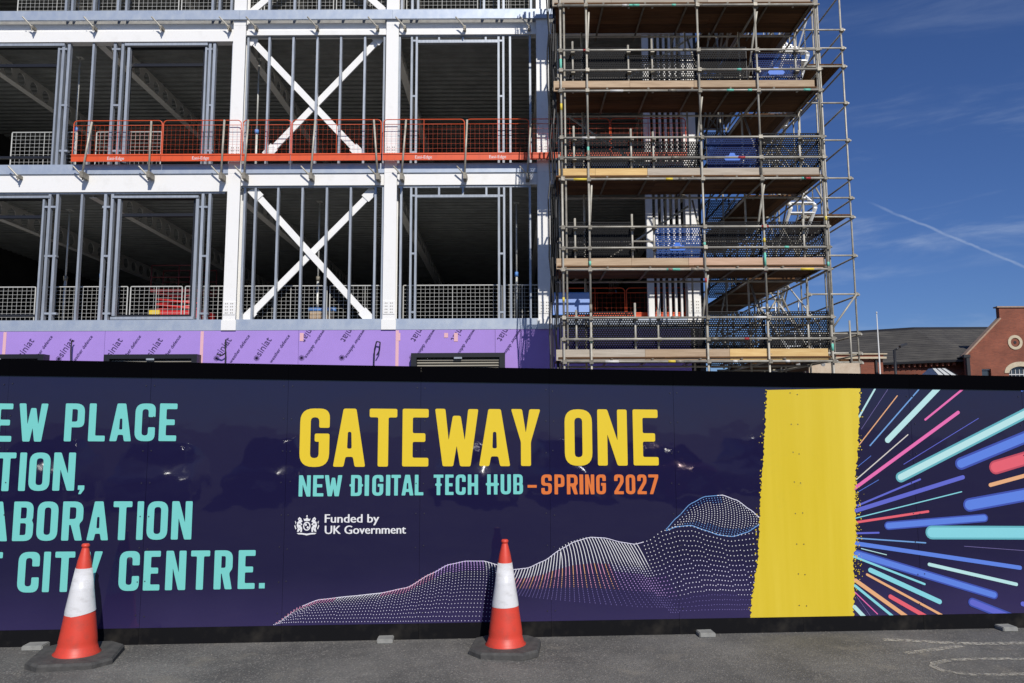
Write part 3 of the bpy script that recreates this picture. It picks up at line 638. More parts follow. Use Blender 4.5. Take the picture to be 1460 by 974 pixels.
for k in range(78):                                     # left swell
    x0 = 394 + k * 4.1; y0 = interp(topA, x0); f_ = (x0 - 394) / 318; lean = -1.0 + 1.0 * f_
    n = int((892 - y0) / 5.2) + 6
    for j in range(n):
        t = j / max(1, n - 1); yy = y0 + (892 - y0) * (.25 * t + .75 * t ** 1.9); xx = x0 + lean * (yy - y0) * .85 + 1.6 * math.sin(t * 5 + f_ * 6)
        c = ('rose' if (x0 < 480 or 545 < x0 < 622) else ('lav' if 622 < x0 < 690 else 'white')) if t < .28 else ('white' if t < .42 else 'pale')
        dot(xx, yy, .56 if t > .3 else .70, c)
    if 430 < x0 < 712: dash((x0, y0), (x0 + 4.9, interp(topA, x0 + 4.9)), .9, 'pale')
topB = [(733, 812), (752, 810), (775, 800), (800, 783), (820, 772), (842, 766), (862, 767), (885, 773), (905, 776), (925, 771), (945, 757), (965, 751), (985, 750), (1010, 758), (1040, 765), (1075, 760), (1090, 750)]
k = 0; x0 = 728.0
while x0 < 1085:                                        # right swell: lines that fray into dots
    y0 = interp(topB, max(733, x0)); g_ = (x0 - 734) / 150; lean = -.62 + 1.2 * min(1, g_) - (.40 * max(0, (x0 - 900)) / 180)
    ybot = 846 + 22 * min(1, max(0, g_) * 1.1) + (8 if x0 > 900 else 0); pts = []
    solid = x0 < 915; n = 30 if solid else int(22 - 6 * (x0 - 915) / 170)
    for j in range(n):
        t = j / (n - 1); yy = y0 + (ybot - y0) * t; xx = x0 + lean * (yy - y0) * (.55 + .45 * t) - (6 * (1 - t) ** 6 if solid and x0 > 800 else 0)
        if xx < 1079: pts.append((xx, yy))
    for j, p in enumerate(pts):
        t = j / n
        if t > .94: continue
        c = 'white' if t < .34 else (('rose' if k % 3 else 'peach') if x0 < 862 and t < .72 else ('dim' if t > .72 else ('lav' if x0 < 930 and t > .45 else 'pale')))
        if solid and j + 1 < len(pts):
            q2 = pts[j + 1]; e_ = 1 if t < .5 else .55
            if x0 > 850: e_ = min(e_, max(.38, 1 - max(0, t - .22) * (1.2 + (x0 - 850) / 22)))
            dash(p, (p[0] + (q2[0] - p[0]) * e_, p[1] + (q2[1] - p[1]) * e_), 1.0 if t < .3 else (.9 if t < .7 else .65), c)
        else: dot(p[0], p[1], .76 if t < .7 else .62, c)
    dash((x0, y0), (x0 + 4.6, interp(topB, max(733, x0 + 4.6))), .9, 'pale') if x0 < 915 else None
    x0 += 4.2 if x0 < 915 else 5.2; k += 1
hiC = [(948, 756), (965, 738), (985, 718), (1005, 708), (1030, 706), (1050, 713), (1070, 727), (1083, 738)]
loC = [(948, 757), (965, 751), (985, 749), (1005, 756), (1025, 763), (1045, 765), (1065, 759), (1083, 748)]
for k in range(34):                                     # blue crest
    x0 = 950 + k * 4.0
    ya, yb = interp(hiC, x0), interp(loC, x0); n = max(3, int((yb - ya) / 3.0))
    for j in range(n + 1):
        t = j / n; dot(x0 + 5 * math.sin(t * 3.1) , ya + (yb - ya) * t, .72, 'sky' if (t < .18 and k < 20) or t > .8 else 'white')
    dash((x0, ya), (x0 + 4, interp(hiC, x0 + 4)), 1.0, 'sky' if k < 18 else 'pale'); dash((x0, yb), (x0 + 4, interp(loC, x0 + 4)), 1.2, 'sky')
mb.build('dotted_wave_print', HD, 'dotted white, pink and blue wave graphic', recalc=False)

# feet poking out under the hoarding
feet = [(60, 919, 'pale concrete foot block under the hoarding beside the cone by CITY', .17), (550, 913.5, 'pale concrete foot block under the hoarding below the left end of the dotted wave', .14),
        (1007, 906, 'pale concrete foot block under the hoarding left of the yellow band', .15), (1433, 896.5, 'pale concrete foot block under the hoarding below the coloured streaks', .15)]
for x, y, lb, w in feet:
    p = onG(x, y + 1); u = (p - GL).dot(U); c = GL + U * u + NV * .035; z = gz(c.x, c.y)
    bm = bmesh.new(); bmesh.ops.create_cube(bm, size=1, matrix=Matrix.Diagonal((w, .20, .042, 1))); bmesh.ops.bevel(bm, geom=bm.edges[:], offset=.007, segments=2, affect='EDGES')
    me = bpy.data.meshes.new('foot_block'); bm.to_mesh(me); bm.free(); me.materials.append(M['concrete_foot'])
    o = place('foot_block', me, (c.x, c.y, z + .02)); o.rotation_euler = (0, 0, HA + random.uniform(-.05, .05)); tag(o, lb, 'concrete block', 'concrete blocks along the hoarding foot')

# ------------------------------------------------------------------ traffic cones
def cone(x, y, label, tilt, rz, seed, K=1.0, BW=.295):
    p = onG(x, y); z = gz(p.x, p.y); rnd = random.Random(seed)
    T = thing('traffic_cone', label, 'traffic cone', (p.x, p.y, z), 'traffic cones standing by the hoarding', rotz=rz); T.rotation_euler = (tilt[0], tilt[1], rz)
    n = 40; ph0 = rnd.uniform(0, 6)
    def lathe(name, prof, m, wav=None, parent=T):
        mb = MB(); vs = []
        for k, (r, zz) in enumerate(prof):
            for i in range(n):
                a = 2 * math.pi * i / n; dz = wav(a) if (wav and k == 0) else 0
                q = 1 + .006 * math.sin(2 * a + zz * 9 + ph0) + .004 * math.sin(5 * a - zz * 23)
                vs.append((r * q * math.cos(a), r * q * math.sin(a), (zz + dz) * K))
        fs = [(k * n + i, k * n + (i + 1) % n, (k + 1) * n + (i + 1) % n, (k + 1) * n + i) for k in range(len(prof) - 1) for i in range(n)]
        mb.add(vs, fs, m); o = mb.build(name, parent, smooth=True, origin=(0, 0, 0)); return o
    mb = MB(); w = BW; ch = .12; oc = [(-w + ch, -w), (w - ch, -w), (w, -w + ch), (w, w - ch), (w - ch, w), (-w + ch, w), (-w, w - ch), (-w, -w + ch)]
    vs = []
    for s, zz in ((1.0, 0), (1.0, .038), (.955, .055)): vs += [(a * s, b * s, zz) for a, b in oc]
    fs = [tuple(range(8))[::-1]] + [(k * 8 + i, k * 8 + (i + 1) % 8, k * 8 + 8 + (i + 1) % 8, k * 8 + 8 + i) for k in range(2) for i in range(8)] + [tuple(range(16, 24))]
    mb.add(vs, fs, 'rubber'); mb.build('base', T, origin=(0, 0, 0))
    b = lathe('body', [(.175, .05), (.178, .06), (.158, .078), (.146, .13), (.144, .135), (.1445, .165), (.138, .22), (.122, .35), (.112, .43), (.060, .80), (.052, .86), (.028, .965), (.026, .972), (.024, .98), (.031, .985), (.032, 1.0), (.024, 1.012), (.012, 1.014), (.0, 1.014)], 'cone_red')
    ph = rnd.uniform(0, 6); amp = .022 if seed == 1 else .004
    lathe('reflective_sleeve', [(.1165 , .405), (.1148, .43), (.09, .607), (.0625, .80), (.0600, .797)], 'cone_white', wav=lambda a: amp * math.cos(a - .2))
cone(109, 940, 'red and white traffic cone with a wavy sleeve beside the CITY CENTRE lettering', (R(1.0), R(1.6), 0), R(14), 1, .915, .315)
cone(721, 927, 'upright red and white traffic cone in front of the dotted wave', (0, R(-.3), 0), R(-6), 2, .925)

# ------------------------------------------------------------------ the steel frame building
YB = 19.5
BX = lambda x, y=300: onY(x, y, YB).x
BZ = lambda y, x=450: onY(x, y, YB).z
BD = thing('steel_frame_building', 'unfinished white steel framed building with galvanised studs and purple sheathing', 'building', (-6, YB, gz(-6, YB)))
XL, XE = -19.0, 4.9
COLX = [-15.0, BX(334, 250), BX(557, 250), BX(775, 250), 4.72]
Z1T, Z1B = BZ(455), BZ(470.5)
Z2T, Z2B = BZ(233), BZ(246.5)
Z3T, Z3B = BZ(16), BZ(29)
ST = Z3B - Z2B; Z4B = Z3B + ST
DEPTH = 16
def hsec(mb, x, z0, z1, w=.33, d=.30, y=YB, m='white_steel'):
    mb.box(x - w / 2, x + w / 2, y, y + .03, z0, z1, m); mb.box(x - .012, x + .012, y + .03, y + d - .03, z0, z1, m); mb.box(x - w / 2, x + w / 2, y + d - .03, y + d, z0, z1, m)
for x in COLX:
    for a, b in ((Z1B + .012, Z2B), (Z2B, Z3B - .14), (Z3B - .14, Z4B)):
        mb = MB(); hsec(mb, x, a, b - .004); o = mb.build('column', BD)
    for z in (Z1T + .30, Z2T + .32):                       # bolted splice plates
        pl = box('splice_plate', x - .15, x + .15, YB - .014, YB - .001, z - .18, z + .16, 'white_steel', BD)
        mb = MB()
        for i in (-.09, -.045, .045, .09):
            for k in (-.12, -.04, .04, .12): mb.bar((x + i, YB - .026, z + k - .01), (x + i, YB - .012, z + k - .01), .012, 'coupler')
        mb.build('bolts', pl)['kind'] = 'stuff'
    box('base_plate', x - .19, x + .19, YB - .02, YB - .002, Z1B + .0, Z1T - .02, 'white_steel', BD)
spans = [(XL, COLX[0])] + list(zip(COLX, COLX[1:]))
for i, (a, b) in enumerate(spans):
    a2, b2 = a + .17, b - .17; deep = i <= 1
    box('floor_beam', a2, b2, YB + .05, YB + .28, BZ(271.5 if deep else 263.5), Z2B - .003, 'white_steel', BD)
    zb = BZ(57 if deep else 48.5); zw = BZ(42)
    mb = MB(); mb.box(a2, b2, YB + .05, YB + .28, zb, zw, 'white_steel'); mb.box(a2, b2, YB + .14, YB + .26, zw, Z3B - .003, 'white_steel'); mb.build('floor_beam', BD)
    box('slab_edge', a2 + .0, b2, YB + .012, YB + .30, Z1B, Z1T, 'galv_edge', BD)
    box('slab_edge', a2, b2, YB + .012, YB + .30, Z2B, Z2T, 'galv_edge', BD)
    box('slab_edge', a + .002, b - .002, YB - .07, YB - .003, Z3B, Z3T, 'galv_edge', BD)
    box('floor_beam', a2, b2, YB + .05, YB + .28, Z4B - .4, Z4B, 'white_steel', BD); box('slab_edge', a + .002, b - .002, YB - .07, YB - .003, Z4B, Z4B + .25, 'galv_edge', BD)
# floors: concrete on ribbed metal deck
def ribbed(z):
    mb = MB(); y = YB + .32; prof = []
    while y < YB + DEPTH: prof += [(y, z), (y + .11, z), (y + .15, z + .06), (y + .26, z + .06)]; y += .30
    n = len(prof); vs = [(XL, a, b) for a, b in prof] + [(XE, a, b) for a, b in prof]
    mb.add(vs, [(i, i + 1, n + i + 1, n + i) for i in range(n - 1)], 'deck_steel'); mb.build('metal_deck', BD, recalc=False)
for zt, zb in ((Z1T, Z1B), (Z2T, Z2B), (Z3T, Z3B), (Z4B + .25, Z4B)):
    ribbed(zb + .02)
    box('floor_slab', XL, XE, YB + .31, YB + DEPTH, zb + .085, zt - .004, 'concrete', BD)
box('light_block_rear', XL, XE, YB + DEPTH, YB + DEPTH + .2, gz(0, YB) - .1, Z4B + .2, 'light_block', BD)  # added closure at the back, keeps daylight out of the storeys
box('light_block_side', XL - .2, XL, YB + .3, YB + DEPTH, gz(0, YB) - .1, Z4B + .2, 'light_block', BD)  # added closure at the left end, limits light inside
box('light_block_side', XE + .002, XE + .15, YB + .34, YB + DEPTH, gz(0, YB) - .1, Z4B + .2, 'light_block', BD)  # added closure at the right end, limits light inside
# cellular beams running back from the front
def cellular(x, zs, d=.58, L=DEPTH - .1):
    mb = MB(); y0, y1 = YB + .30, YB + L
    holes = []; y = y0 + .7
    while y < y1 - .5:
        holes.append([(y + .19 * math.cos(2 * math.pi * i / 12), zs - d / 2 + .19 * math.sin(2 * math.pi * i / 12)) for i in range(12)]); y += .62
    poly = [(y0, zs - d + .02), (y1, zs - d + .02), (y1, zs), (y0, zs)]
    k = len(mb.v)
    mb.prism(poly, -.008, .008, 'primer_beam', holes)
    mb.v = [(x + b, a, c) for a, b, c in mb.v]
    mb.box(x - .1, x + .1, y0, y1, zs - d, zs - d + .02, 'primer_beam'); mb.build('cellular_beam', BD)
for zs in (Z2B + .018, Z3B + .018, Z4B + .018):
    for x in (COLX[0], (COLX[0] + COLX[1]) / 2, COLX[1], COLX[2], COLX[3], COLX[4] - .15): cellular(x, zs)
# studs and tracks
YS = YB + .10
def stud(x, y, zt, zb, w=.055, d=.11, m='galv_stud', yy=YS):
    X = onY(x, y, yy).x; box('stud', X - w / 2, X + w / 2, yy, yy + d, zb, zt, m, BD)
def rail(x0, x1, y, h=.06, yy=YS, d=.11, name='track', m='galv_stud'):
    a, b = onY(x0, y, yy), onY(x1, y, yy); box(name, a.x, b.x, yy - .004, yy + d - .01, (a.z + b.z) / 2 - h / 2, (a.z + b.z) / 2 + h / 2, m, BD)
zt1L, zt1R, zt2L, zt2R = BZ(272), BZ(264), BZ(57.6), BZ(49)
# left bay, lower storey
for x in (-60, -25): stud(x, 360, zt1L, Z1T)
for x in (66, 77, 112, 146, 156, 286, 296, 346): stud(x, 360, zt1L if x < 330 else zt1R, Z1T, .07 if x not in (112, 346) else .055)
stud(166, 360, BZ(281), Z1T + .12, .075); stud(278.5, 360, BZ(281), Z1T, .08); stud(57.5, 360, BZ(281), Z1T, .05); stud(325, 360, zt1L, Z1T, .04, .09)
rail(-140, 321, 274.5, .09); rail(160, 283, 280.5, .06, YS - .02); rail(-140, 71, 281, .06, YS - .02)
for (a, b) in ((63, 80), (146, 157), (284, 296)):
    for y in (295, 365, 447): rail(a, b, y, .05, YS + .012)
# black window frames set in the two openings
def winframe(x0, x1, yt, yb, tr):
    p = onY(x0, (yt + yb) / 2, YB + .2); q_ = onY(x1, (yt + yb) / 2, YB + .2); zt, zb = onY(x0, yt, YB + .2).z, onY(x0, yb, YB + .2).z
    mb = MB(); y0, y1 = YB + .215, YB + .29
    mb.box(p.x, p.x + .06, y0, y1, zb, zt, 'black_frame'); mb.box(q_.x - .06, q_.x, y0, y1, zb, zt, 'black_frame'); mb.box(p.x + .06, q_.x - .06, y0, y1, zt - .07, zt, 'black_frame'); mb.box(p.x + .06, q_.x - .06, y0, y1, zb, zb + .06, 'black_frame')
    zz = onY(x0, tr, YB + .2).z; mb.box(p.x + .06, q_.x - .06, y0, y1, zz - .05, zz + .03, 'black_frame')
    mb.build('window_frame', BD)
winframe(161, 276, 281, 452, 306); winframe(-70, 60, 282, 452, 309); winframe(180, 290, 66, 226, 92); winframe(-70, 80, 66, 226, 93)
rail(157, 275, 453.5, .07, YS - .05, .2, 'sill', 'galv_stud')
# left bay, upper storey
for x in (86, 94, 129, 160, 171, 296.5, 303, 330): stud(x, 140, zt2L, Z2T, .07 if x not in (129, 330) else .055)
for x in (-60, -25): stud(x, 140, zt2L, Z2T)
stud(180, 140, BZ(64), Z2T + .1, .07); stud(291, 140, BZ(64), Z2T, .05); stud(79.5, 140, BZ(64), Z2T, .05)
rail(-140, 331, 58.5, .07); rail(178, 296, 63, .07, YS - .02); rail(-140, 92, 64, .07, YS - .02)
for (a, b) in ((84, 96), (160, 172), (294, 303)):
    for y in (70, 150, 215): rail(a, b, y, .05, YS + .012)
# braced bay
def brace(x0, y0, x1, y1, yy, w=.17):
    a, b = onY(x0, y0, yy), onY(x1, y1, yy); d = b - a; L = d.length
    o = place('cross_brace', box_mesh((L, .05, w), 'white_steel'), (a + b) / 2, BD); o.rotation_euler = (0, -math.atan2(d.z, d.x), 0)
    for p, s in ((a, 1), (b, -1)):
        c = p + d.normalized() * s * .12
        g_ = place('gusset_plate', box_mesh((.34, .02, .26), 'white_steel'), c + Vector((0, -.037, 0)), BD); g_.rotation_euler = (0, -math.atan2(d.z, d.x), 0)
    return o
brace(361, 272, 527, 455, YB + .235); brace(532, 273, 351, 455, YB + .292)
brace(354, 52, 514, 221, YB + .235); brace(546, 51, 381, 221, YB + .292)
for x in (361.5, 394, 429, 464, 498.5, 534): stud(x, 360, zt1R, Z1T)
stud(545, 360, zt1R, Z1T, .05); rail(343, 546, 265.5, .07)
for x in (381.5, 416, 450.5, 484.5, 519): stud(x, 140, zt2R, Z2T)
for x in (351, 547): stud(x, 140, zt2R, Z2T, .05)
rail(346, 549, 50.3, .06)
# bay with the trimmed opening
for x in (571, 585.3, 592.3, 711.5, 719, 728.5, 756): stud(x, 360, zt1R, Z1T, .055)
rail(568, 757, 265.3, .07); rail(592.3, 711.5, 279.5, .07, YS + .006)
for x in (626, 660, 693.5): stud(x, 272, BZ(266), BZ(279), .05, .09)
for x in (588.8, 715.2):
    for y in (279, 361.5, 445): rail(x - 3.5, x + 3.5, y, .05, YS + .012)
for x in (569, 586.5, 593.5, 711, 717.8, 727.5, 756): stud(x, 140, zt2R, Z2T, .055)
rail(568, 757, 50.3, .06); rail(593.5, 711, 58.8, .08, YS + .006)
for x in (626, 660, 692.5): stud(x, 53, BZ(51), BZ(58), .05, .09)
for x in (590, 714.4):
    for y in (58, 137, 217): rail(x - 3.5, x + 3.5, y, .05, YS + .012)
# the bay behind the scaffold: close white studs
for z0, z1 in ((Z1T, zt1R), (Z2T, zt2R), (Z3T, Z4B - .4)):
    for X, w in ((3.62, .17), (3.82, .06), (3.97, .06), (4.12, .06), (4.27, .06), (4.42, .05)):
        box('stud', X - w / 2, X + w / 2, YB + .1, YB + .2, z0, z1, 'white_steel', BD)
# third storey studs, only their feet show
for x in (94, 103, 134, 168, 180, 303, 313, 330, 384, 420, 455, 490, 520, 573, 588, 596, 690, 711, 718, 757):
    X = onY(x, 8, YS).x; box('stud', X - .03, X + .03, YS, YS + .11, Z3T + .001, Z4B - .4, 'galv_stud', BD)
brace(395, -160, 372, 14, YB + .26) if False else None
a3 = onY(388, 0, YB + .26); b3 = onY(366, 13, YB + .26)
for sx in ((COLX[1] + .1, Z3T, COLX[2] - .1, Z4B - .4, .235), (COLX[2] - .1, Z3T, COLX[1] + .1, Z4B - .4, .292)):
    a, b = Vector((sx[0], YB + sx[4], sx[1])), Vector((sx[2], YB + sx[4], sx[3])); d = b - a
    o = place('cross_brace', box_mesh((d.length, .05, .17), 'white_steel'), (a + b) / 2, BD); o.rotation_euler = (0, -math.atan2(d.z, d.x), 0)
# purple sheathing boards below the first floor, with sealed joints and printing
joints = [XL] + [BX(x, 500) for x in (-310, -150, 5, 148, 287, 425, 566, 706)] + [COLX[3] + .16]
zpb = gz(0, YB)
tv, tf = font_mesh('siniat'); tv2, tf2 = font_mesh('weather defence')
for i, (a, b) in enumerate(zip(joints, joints[1:])):
    bd = box('sheathing_board', a + .004, b - .004, YB + .02, YB + .05, Z1B - 2.5, Z1B - .006, 'purple_board', BD)
    if i % 2 == 0: box('sealant_strip', b - .04, b + .04, YB + .012, YB + .0185, Z1B - 2.5, Z1B - .02, 'sealant', BD)
    mb = MB(); flip = a > BX(420, 500); x = a + .18 + .3 * (i % 2)
    while x < b - .55:
        c, s = math.cos(R(57)), math.sin(R(57))
        for (vs, fs, W, ox, oz) in ((tv, tf, .52, 0, 0), (tv, tf, .52, .008, -.005), (tv2, tf2, .84, .30, -.17)):
            out = []
            for px, pz in vs:
                lx, lz = px * W, pz * W
                if flip: lx, lz = .8 - lx, .35 - lz
                X, Z = x + ox + lx * c - lz * s, Z1B - .68 + oz + lx * s + lz * c
                out.append((min(X, b - .006), YB + .0175 - ox * .03, min(Z, Z1B - .01)))
            mb.add(out, fs, 'board_ink')
        cx_, cz_ = x - .09, Z1B - .72
        for k in range(6):
            t = k * math.pi / 6
            mb.add([(cx_ + r_ * math.cos(t) + w_ * math.sin(t), YB + .0175, cz_ + r_ * math.sin(t) - w_ * math.cos(t)) for r_, w_ in ((-.08, .008), (.08, .008), (.08, -.008), (-.08, -.008))], [(0, 1, 2, 3)], 'board_ink')
        x += 1.03
    if mb.v: mb.build('board_print', bd, recalc=False)['kind'] = 'stuff'
box('sheathing_board', joints[-1] + .004, 4.6, YB + .02, YB + .05, Z1B - 2.5, Z1B - .006, 'purple_board', BD)
for x, h in ((430, .3), (568, .28), (650, .32), (636, .12)):
    p = onY(x, 478, YB); box('sealant_patch', p.x - .05, p.x + .05, YB + .0095, YB + .0115, p.z - h / 2, p.z + .06, 'sealant', BD)
# louvred openings just above the hoarding
for x0, x1, yt in ((-70, 62, 505.5), (148, 281, 505.5), (586, 720, 503.5)):
    a, b = onY(x0, yt, YB - .25), onY(x1, yt, YB - .25); zt = a.z; zb = zt - 1.25
    mb = MB(); y0, y1 = YB - .25, YB + .015
    mb.box(a.x, b.x, y0, y1, zt - .11, zt, 'black_frame'); mb.box(a.x, a.x + .14, y0, y1, zb, zt - .11, 'black_frame'); mb.box(b.x - .14, b.x, y0, y1, zb, zt - .11, 'black_frame'); mb.box(a.x + .14, b.x - .14, y1 - .03, y1 - .001, zb, zt - .11, 'black_frame')
    fr = mb.build('louvre_frame', BD); z = zt - .17
    box('clip_plate', (a.x + b.x) / 2 - .1, (a.x + b.x) / 2 + .1, y0 - .012, y0 - .001, zt - .15, zt - .105, 'galv_stud', fr)
    for k in range(12):
        s_ = place('louvre_slat', box_mesh((b.x - a.x - .30, .07, .012), 'louvre'), ((a.x + b.x) / 2, y0 + .09, z), fr); s_.rotation_euler = (R(38), 0, 0); z -= .07
# black cable tails sticking out of the wall
for pts in ([(309, 505), (316, 507), (322, 503), (321, 495), (322, 484)], [(101, 520), (101, 500), (102, 487), (104, 485)], [(533, 524), (534, 498), (537, 487), (542, 488), (541, 500), (537, 507)], [(321, 520), (322, 503)]):
    mb = MB(); mb.path([onY(x, y, YB - .12) for x, y in pts], .018, 'cable_black'); mb.build('cable_tail', BD)
# stub brackets for edge protection posts on the slab edges
POSTX = [23, 121, 213.5, 317, 350, 446, 536, 576, 664.5, 754]
def bracket(x, y):
    p = onY(x, y, YB - .02); mb = MB()
    mb.bar(p + Vector((-.19, -.14, .24)), p + Vector((.05, -.10, -.02)), .02, 'tube', 8)
    mb.box(p.x + .015, p.x + .085, YB - .13, YB + .045, p.z - .06, p.z + .02, 'coupler'); mb.bar(p + Vector((.05, -.09, -.01)), p + Vector((.05, -.09, -.12)), .018, 'coupler', 8)
    mb.build('post_bracket', BD)
for x in (48, 135, 231, 327, 365, 452, 538, 577, 662, 754): bracket(x - 2, 40)
for x in (28, 120, 213, 316, 349, 443, 538, 574, 664, 753): bracket(x - 2, 252)

# ------------------------------------------------------------------ guard panels
def guard(name, X0, X1, z0, h, Y, m, label, group, pitch=(.10, .10), toe=None, text=None, cat='guard rail', wire=.0026, fr=.0125):
    T = thing(name, label, cat, ((X0 + X1) / 2, Y, z0), group)
    mb = MB(); r = .1 if toe else .03; zt = z0 + h; zb = z0 + (toe or .04)
    arc = lambda cx, a0: [(cx + r * math.cos(a0 + k * math.pi / 8), Y, zt - r + r * math.sin(a0 + k * math.pi / 8)) for k in range(5)]
    pts = [(X1 - fr, Y, zb)] + arc(X1 - fr - r, 0) + arc(X0 + fr + r, math.pi / 2) + [(X0 + fr, Y, zb)]
    mb.path(pts, fr, m, 8); mb.build('frame', T)
    z2 = zt - .13 if toe else zt
    if toe: tube('mid_rail', (X0 + fr, Y, z2), (X1 - fr, Y, z2), fr * .7, m, T, 8)
    mb = MB(); n = max(2, int((X1 - X0) / pitch[0]))
    for i in range(1, n): x = X0 + (X1 - X0) * i / n; mb.box(x - wire / 2, x + wire / 2, Y - .004, Y + .001, zb, z2, m)
    n = max(2, int((z2 - zb) / pitch[1]))
    for i in range(n): z = zb + (z2 - zb) * i / n; mb.box(X0 + fr, X1 - fr, Y + .0012, Y + .006, z - wire / 2, z + wire / 2, m)
    mb.build('wire_mesh', T)
    mb = MB(); mb.bar(((X0 + X1) / 2, Y, zb), ((X0 + X1) / 2, Y, zt), fr * .6, m, 6); mb.build('centre_bar', T)
    if toe:
        tb = box('toe_board', X0 + .004, X1 - .004, Y - .03, Y - .004, z0, z0 + toe, m, T)
        box('toe_lip', X0 + .004, X1 - .004, Y - .045, Y - .031, z0 + toe - .035, z0 + toe, m, tb)
        if text:
            mb = MB(); W = .44; c = (X0 + X1) / 2
            mb.add([(c - W / 2 + v[0] * W, Y - .0325, z0 + toe * .22 + v[1] * W) for v in text[0]], text[1], 'ink_white'); mb.build('lettering', tb, recalc=False)
    return T
ez = font_mesh('Easi-Edge')
zo = BZ(232.5); ho = BZ(174.5) - zo; YO = YB - .16
op = [(103, 231, 'orange mesh guard panel with side post standing left of the upper black window frame', True), (231, 344, 'orange mesh guard panel across the upper window opening next to the white column', True), (345, 415, 'short orange mesh guard panel crossing the foot of the left brace leg', False),
      (415, 544, 'orange mesh guard panel below the crossing of the white braces', False), (545.5, 663, 'orange mesh guard panel below the trimmed opening beside the middle white column', True), (664, 755, 'orange mesh guard panel at the trimmed opening next to the scaffold shadow', True)]
for x0, x1, lb, tx in op:
    a, b = onY(x0, 205, YO).x, onY(x1, 205, YO).x
    guard('orange_guard_panel', a + .004, b - .004, zo, ho, YO, 'orange_rail', lb, 'orange guard panels along the upper floor edge', (.115, .115), .19, ez if tx else None)
a = onY(755, 205, YO).x
guard('orange_guard_panel', a + .004, 2.6, zo, ho, YO, 'orange_rail', 'shaded orange mesh guard panel running behind the scaffold corner, upper floor', 'orange guard panels along the upper floor edge', (.115, .115), .19)
guard('orange_guard_panel', 2.61, 4.6, zo, ho, YO, 'orange_rail', 'orange mesh guard panel wholly behind the scaffold, upper floor', 'orange guard panels along the upper floor edge', (.115, .115), .19)
guard('orange_guard_panel', 1.4, 3.0, Z1T + .01, .85, YB + .45, 'orange_rail', 'orange mesh guard panel behind the scaffold lowest lift, lower floor', 'orange guard panels behind the scaffold', (.115, .115), .19)
guard('orange_guard_panel', 3.02, 4.6, Z1T + .01, .85, YB + .45, 'orange_rail', 'orange mesh guard panel behind the scaffold lowest lift beside close white studs', 'orange guard panels behind the scaffold', (.115, .115), .19)
# leaning galvanised posts that carry them
lean = [(131, 174, 117, 248, 'left of the upper window opening'), (215.8, 173, 212, 248, 'in the middle of the upper window opening'), (320, 171, 315, 250, 'left of the white column'), (354, 171, 348, 250, 'right of the white column'), (449.5, 171, 443, 250, 'under the crossing of the braces'),
        (533, 171, 538.5, 251, 'leaning the other way from its neighbours'), (579, 171, 572.5, 251, 'right of the middle white column'), (666, 171, 662.5, 250, 'below the trimmed opening'), (757.5, 160, 752, 251, 'by the corner column')]
for x0, y0, x1, y1, lb in lean:
    a, b = onY(x0, y0, YO - .09), onY(x1, y1, YO - .05)
    T = thing('guard_post', 'slanting galvanised guard post ' + lb, 'post', tuple(b), 'galvanised posts on the upper slab edge')
    tube('shaft', b, a, .026, 'tube', T); box('foot_clamp', b.x - .04, b.x + .05, YO - .1, YB + .010, b.z - .10, b.z + .06, 'coupler', T)
# white mesh panels inside the storeys
wl_ = [(Z1T, 'lower', [(-15.0, -12.65, 'left of the shoring props'), (-12.6, -10.2, 'under the left black window frame'), (-10.15, -8.75, 'between the shoring props'), (-8.7, -6.9, 'in front of the red lift'), (-6.85, -4.9, 'behind the left half of the lower cross brace'), (-4.85, -2.95, 'behind the right half of the lower cross brace'), (-2.9, -.25, 'across the lower trimmed opening'), (-.2, .75, 'short one by the corner column')]),
       (Z2T, 'upper', [(-13.6, -11.8, 'under the upper left black window frame'), (-11.3, -9.5, 'behind the first orange guard panel')]),
       (Z3T, 'top', [(-13.7, -11.5, 'left end of the top floor'), (-11.45, -9.2, 'between stud pairs on the top floor'), (-9.15, -6.9, 'left of the column on the top floor'), (-6.85, -4.9, 'behind the left foot of the top brace'), (-4.85, -2.95, 'behind the right foot of the top brace'), (-2.9, -.9, 'left part of the trimmed top opening'), (-.85, .75, 'right part of the trimmed top opening')])]
for z0, fl, L in wl_:
    for a, b, lb in L:
        guard('white_guard_panel', a, b, z0 + .02, 1.08 if fl != 'lower' else .95, YB + .55, 'white_wire', 'white wire mesh guard panel, %s floor, %s' % (fl, lb), 'white mesh guard panels inside the frame', (.12, .10), None, None, wire=.0062, fr=.016)

# ------------------------------------------------------------------ shoring props, lift, blue board
def prop(x, yt, yb, D, z0, label):
    a, b = onY(x, yb, D), onY(x, yt, D); T = thing('shoring_prop', label, 'prop', (a.x, D, z0), 'shoring props inside the storeys')
    zt = b.z; zm = z0 + 1.35
    tube('outer_tube', (a.x, D, z0), (a.x, D, zm), .034, 'prop_steel', T); tube('inner_tube', (a.x, D, zm), (a.x, D, zt), .024, 'prop_steel', T)
    tube('collar', (a.x, D, zm - .06), (a.x, D, zm + .06), .055, 'blue_board' if 'blue' in label else 'coupler', T); box('head_plate', a.x - .08, a.x + .08, D - .08, D + .08, zt, zt + .01, 'prop_steel', T); box('foot_plate', a.x - .08, a.x + .08, D - .08, D + .08, z0, z0 + .012, 'prop_steel', T)
prop(90, 300, 455, YB + 1.3, Z1T, 'pale shoring prop standing left of a red lift, lower floor')
prop(141.5, 298, 455, YB + 1.0, Z1T, 'pale shoring prop with blue collar beside the lower window opening')
prop(106, 83, 220, YB + 1.0, Z2T, 'pale shoring prop with blue collar beside the first orange guard panel')
prop(365, 85, 220, YB + 1.2, Z2T, 'pale shoring prop with blue collar behind the upper left brace arm')
prop(452, 288, 455, YB + 1.5, Z1T, 'pale shoring prop behind the centre of the lower cross brace')
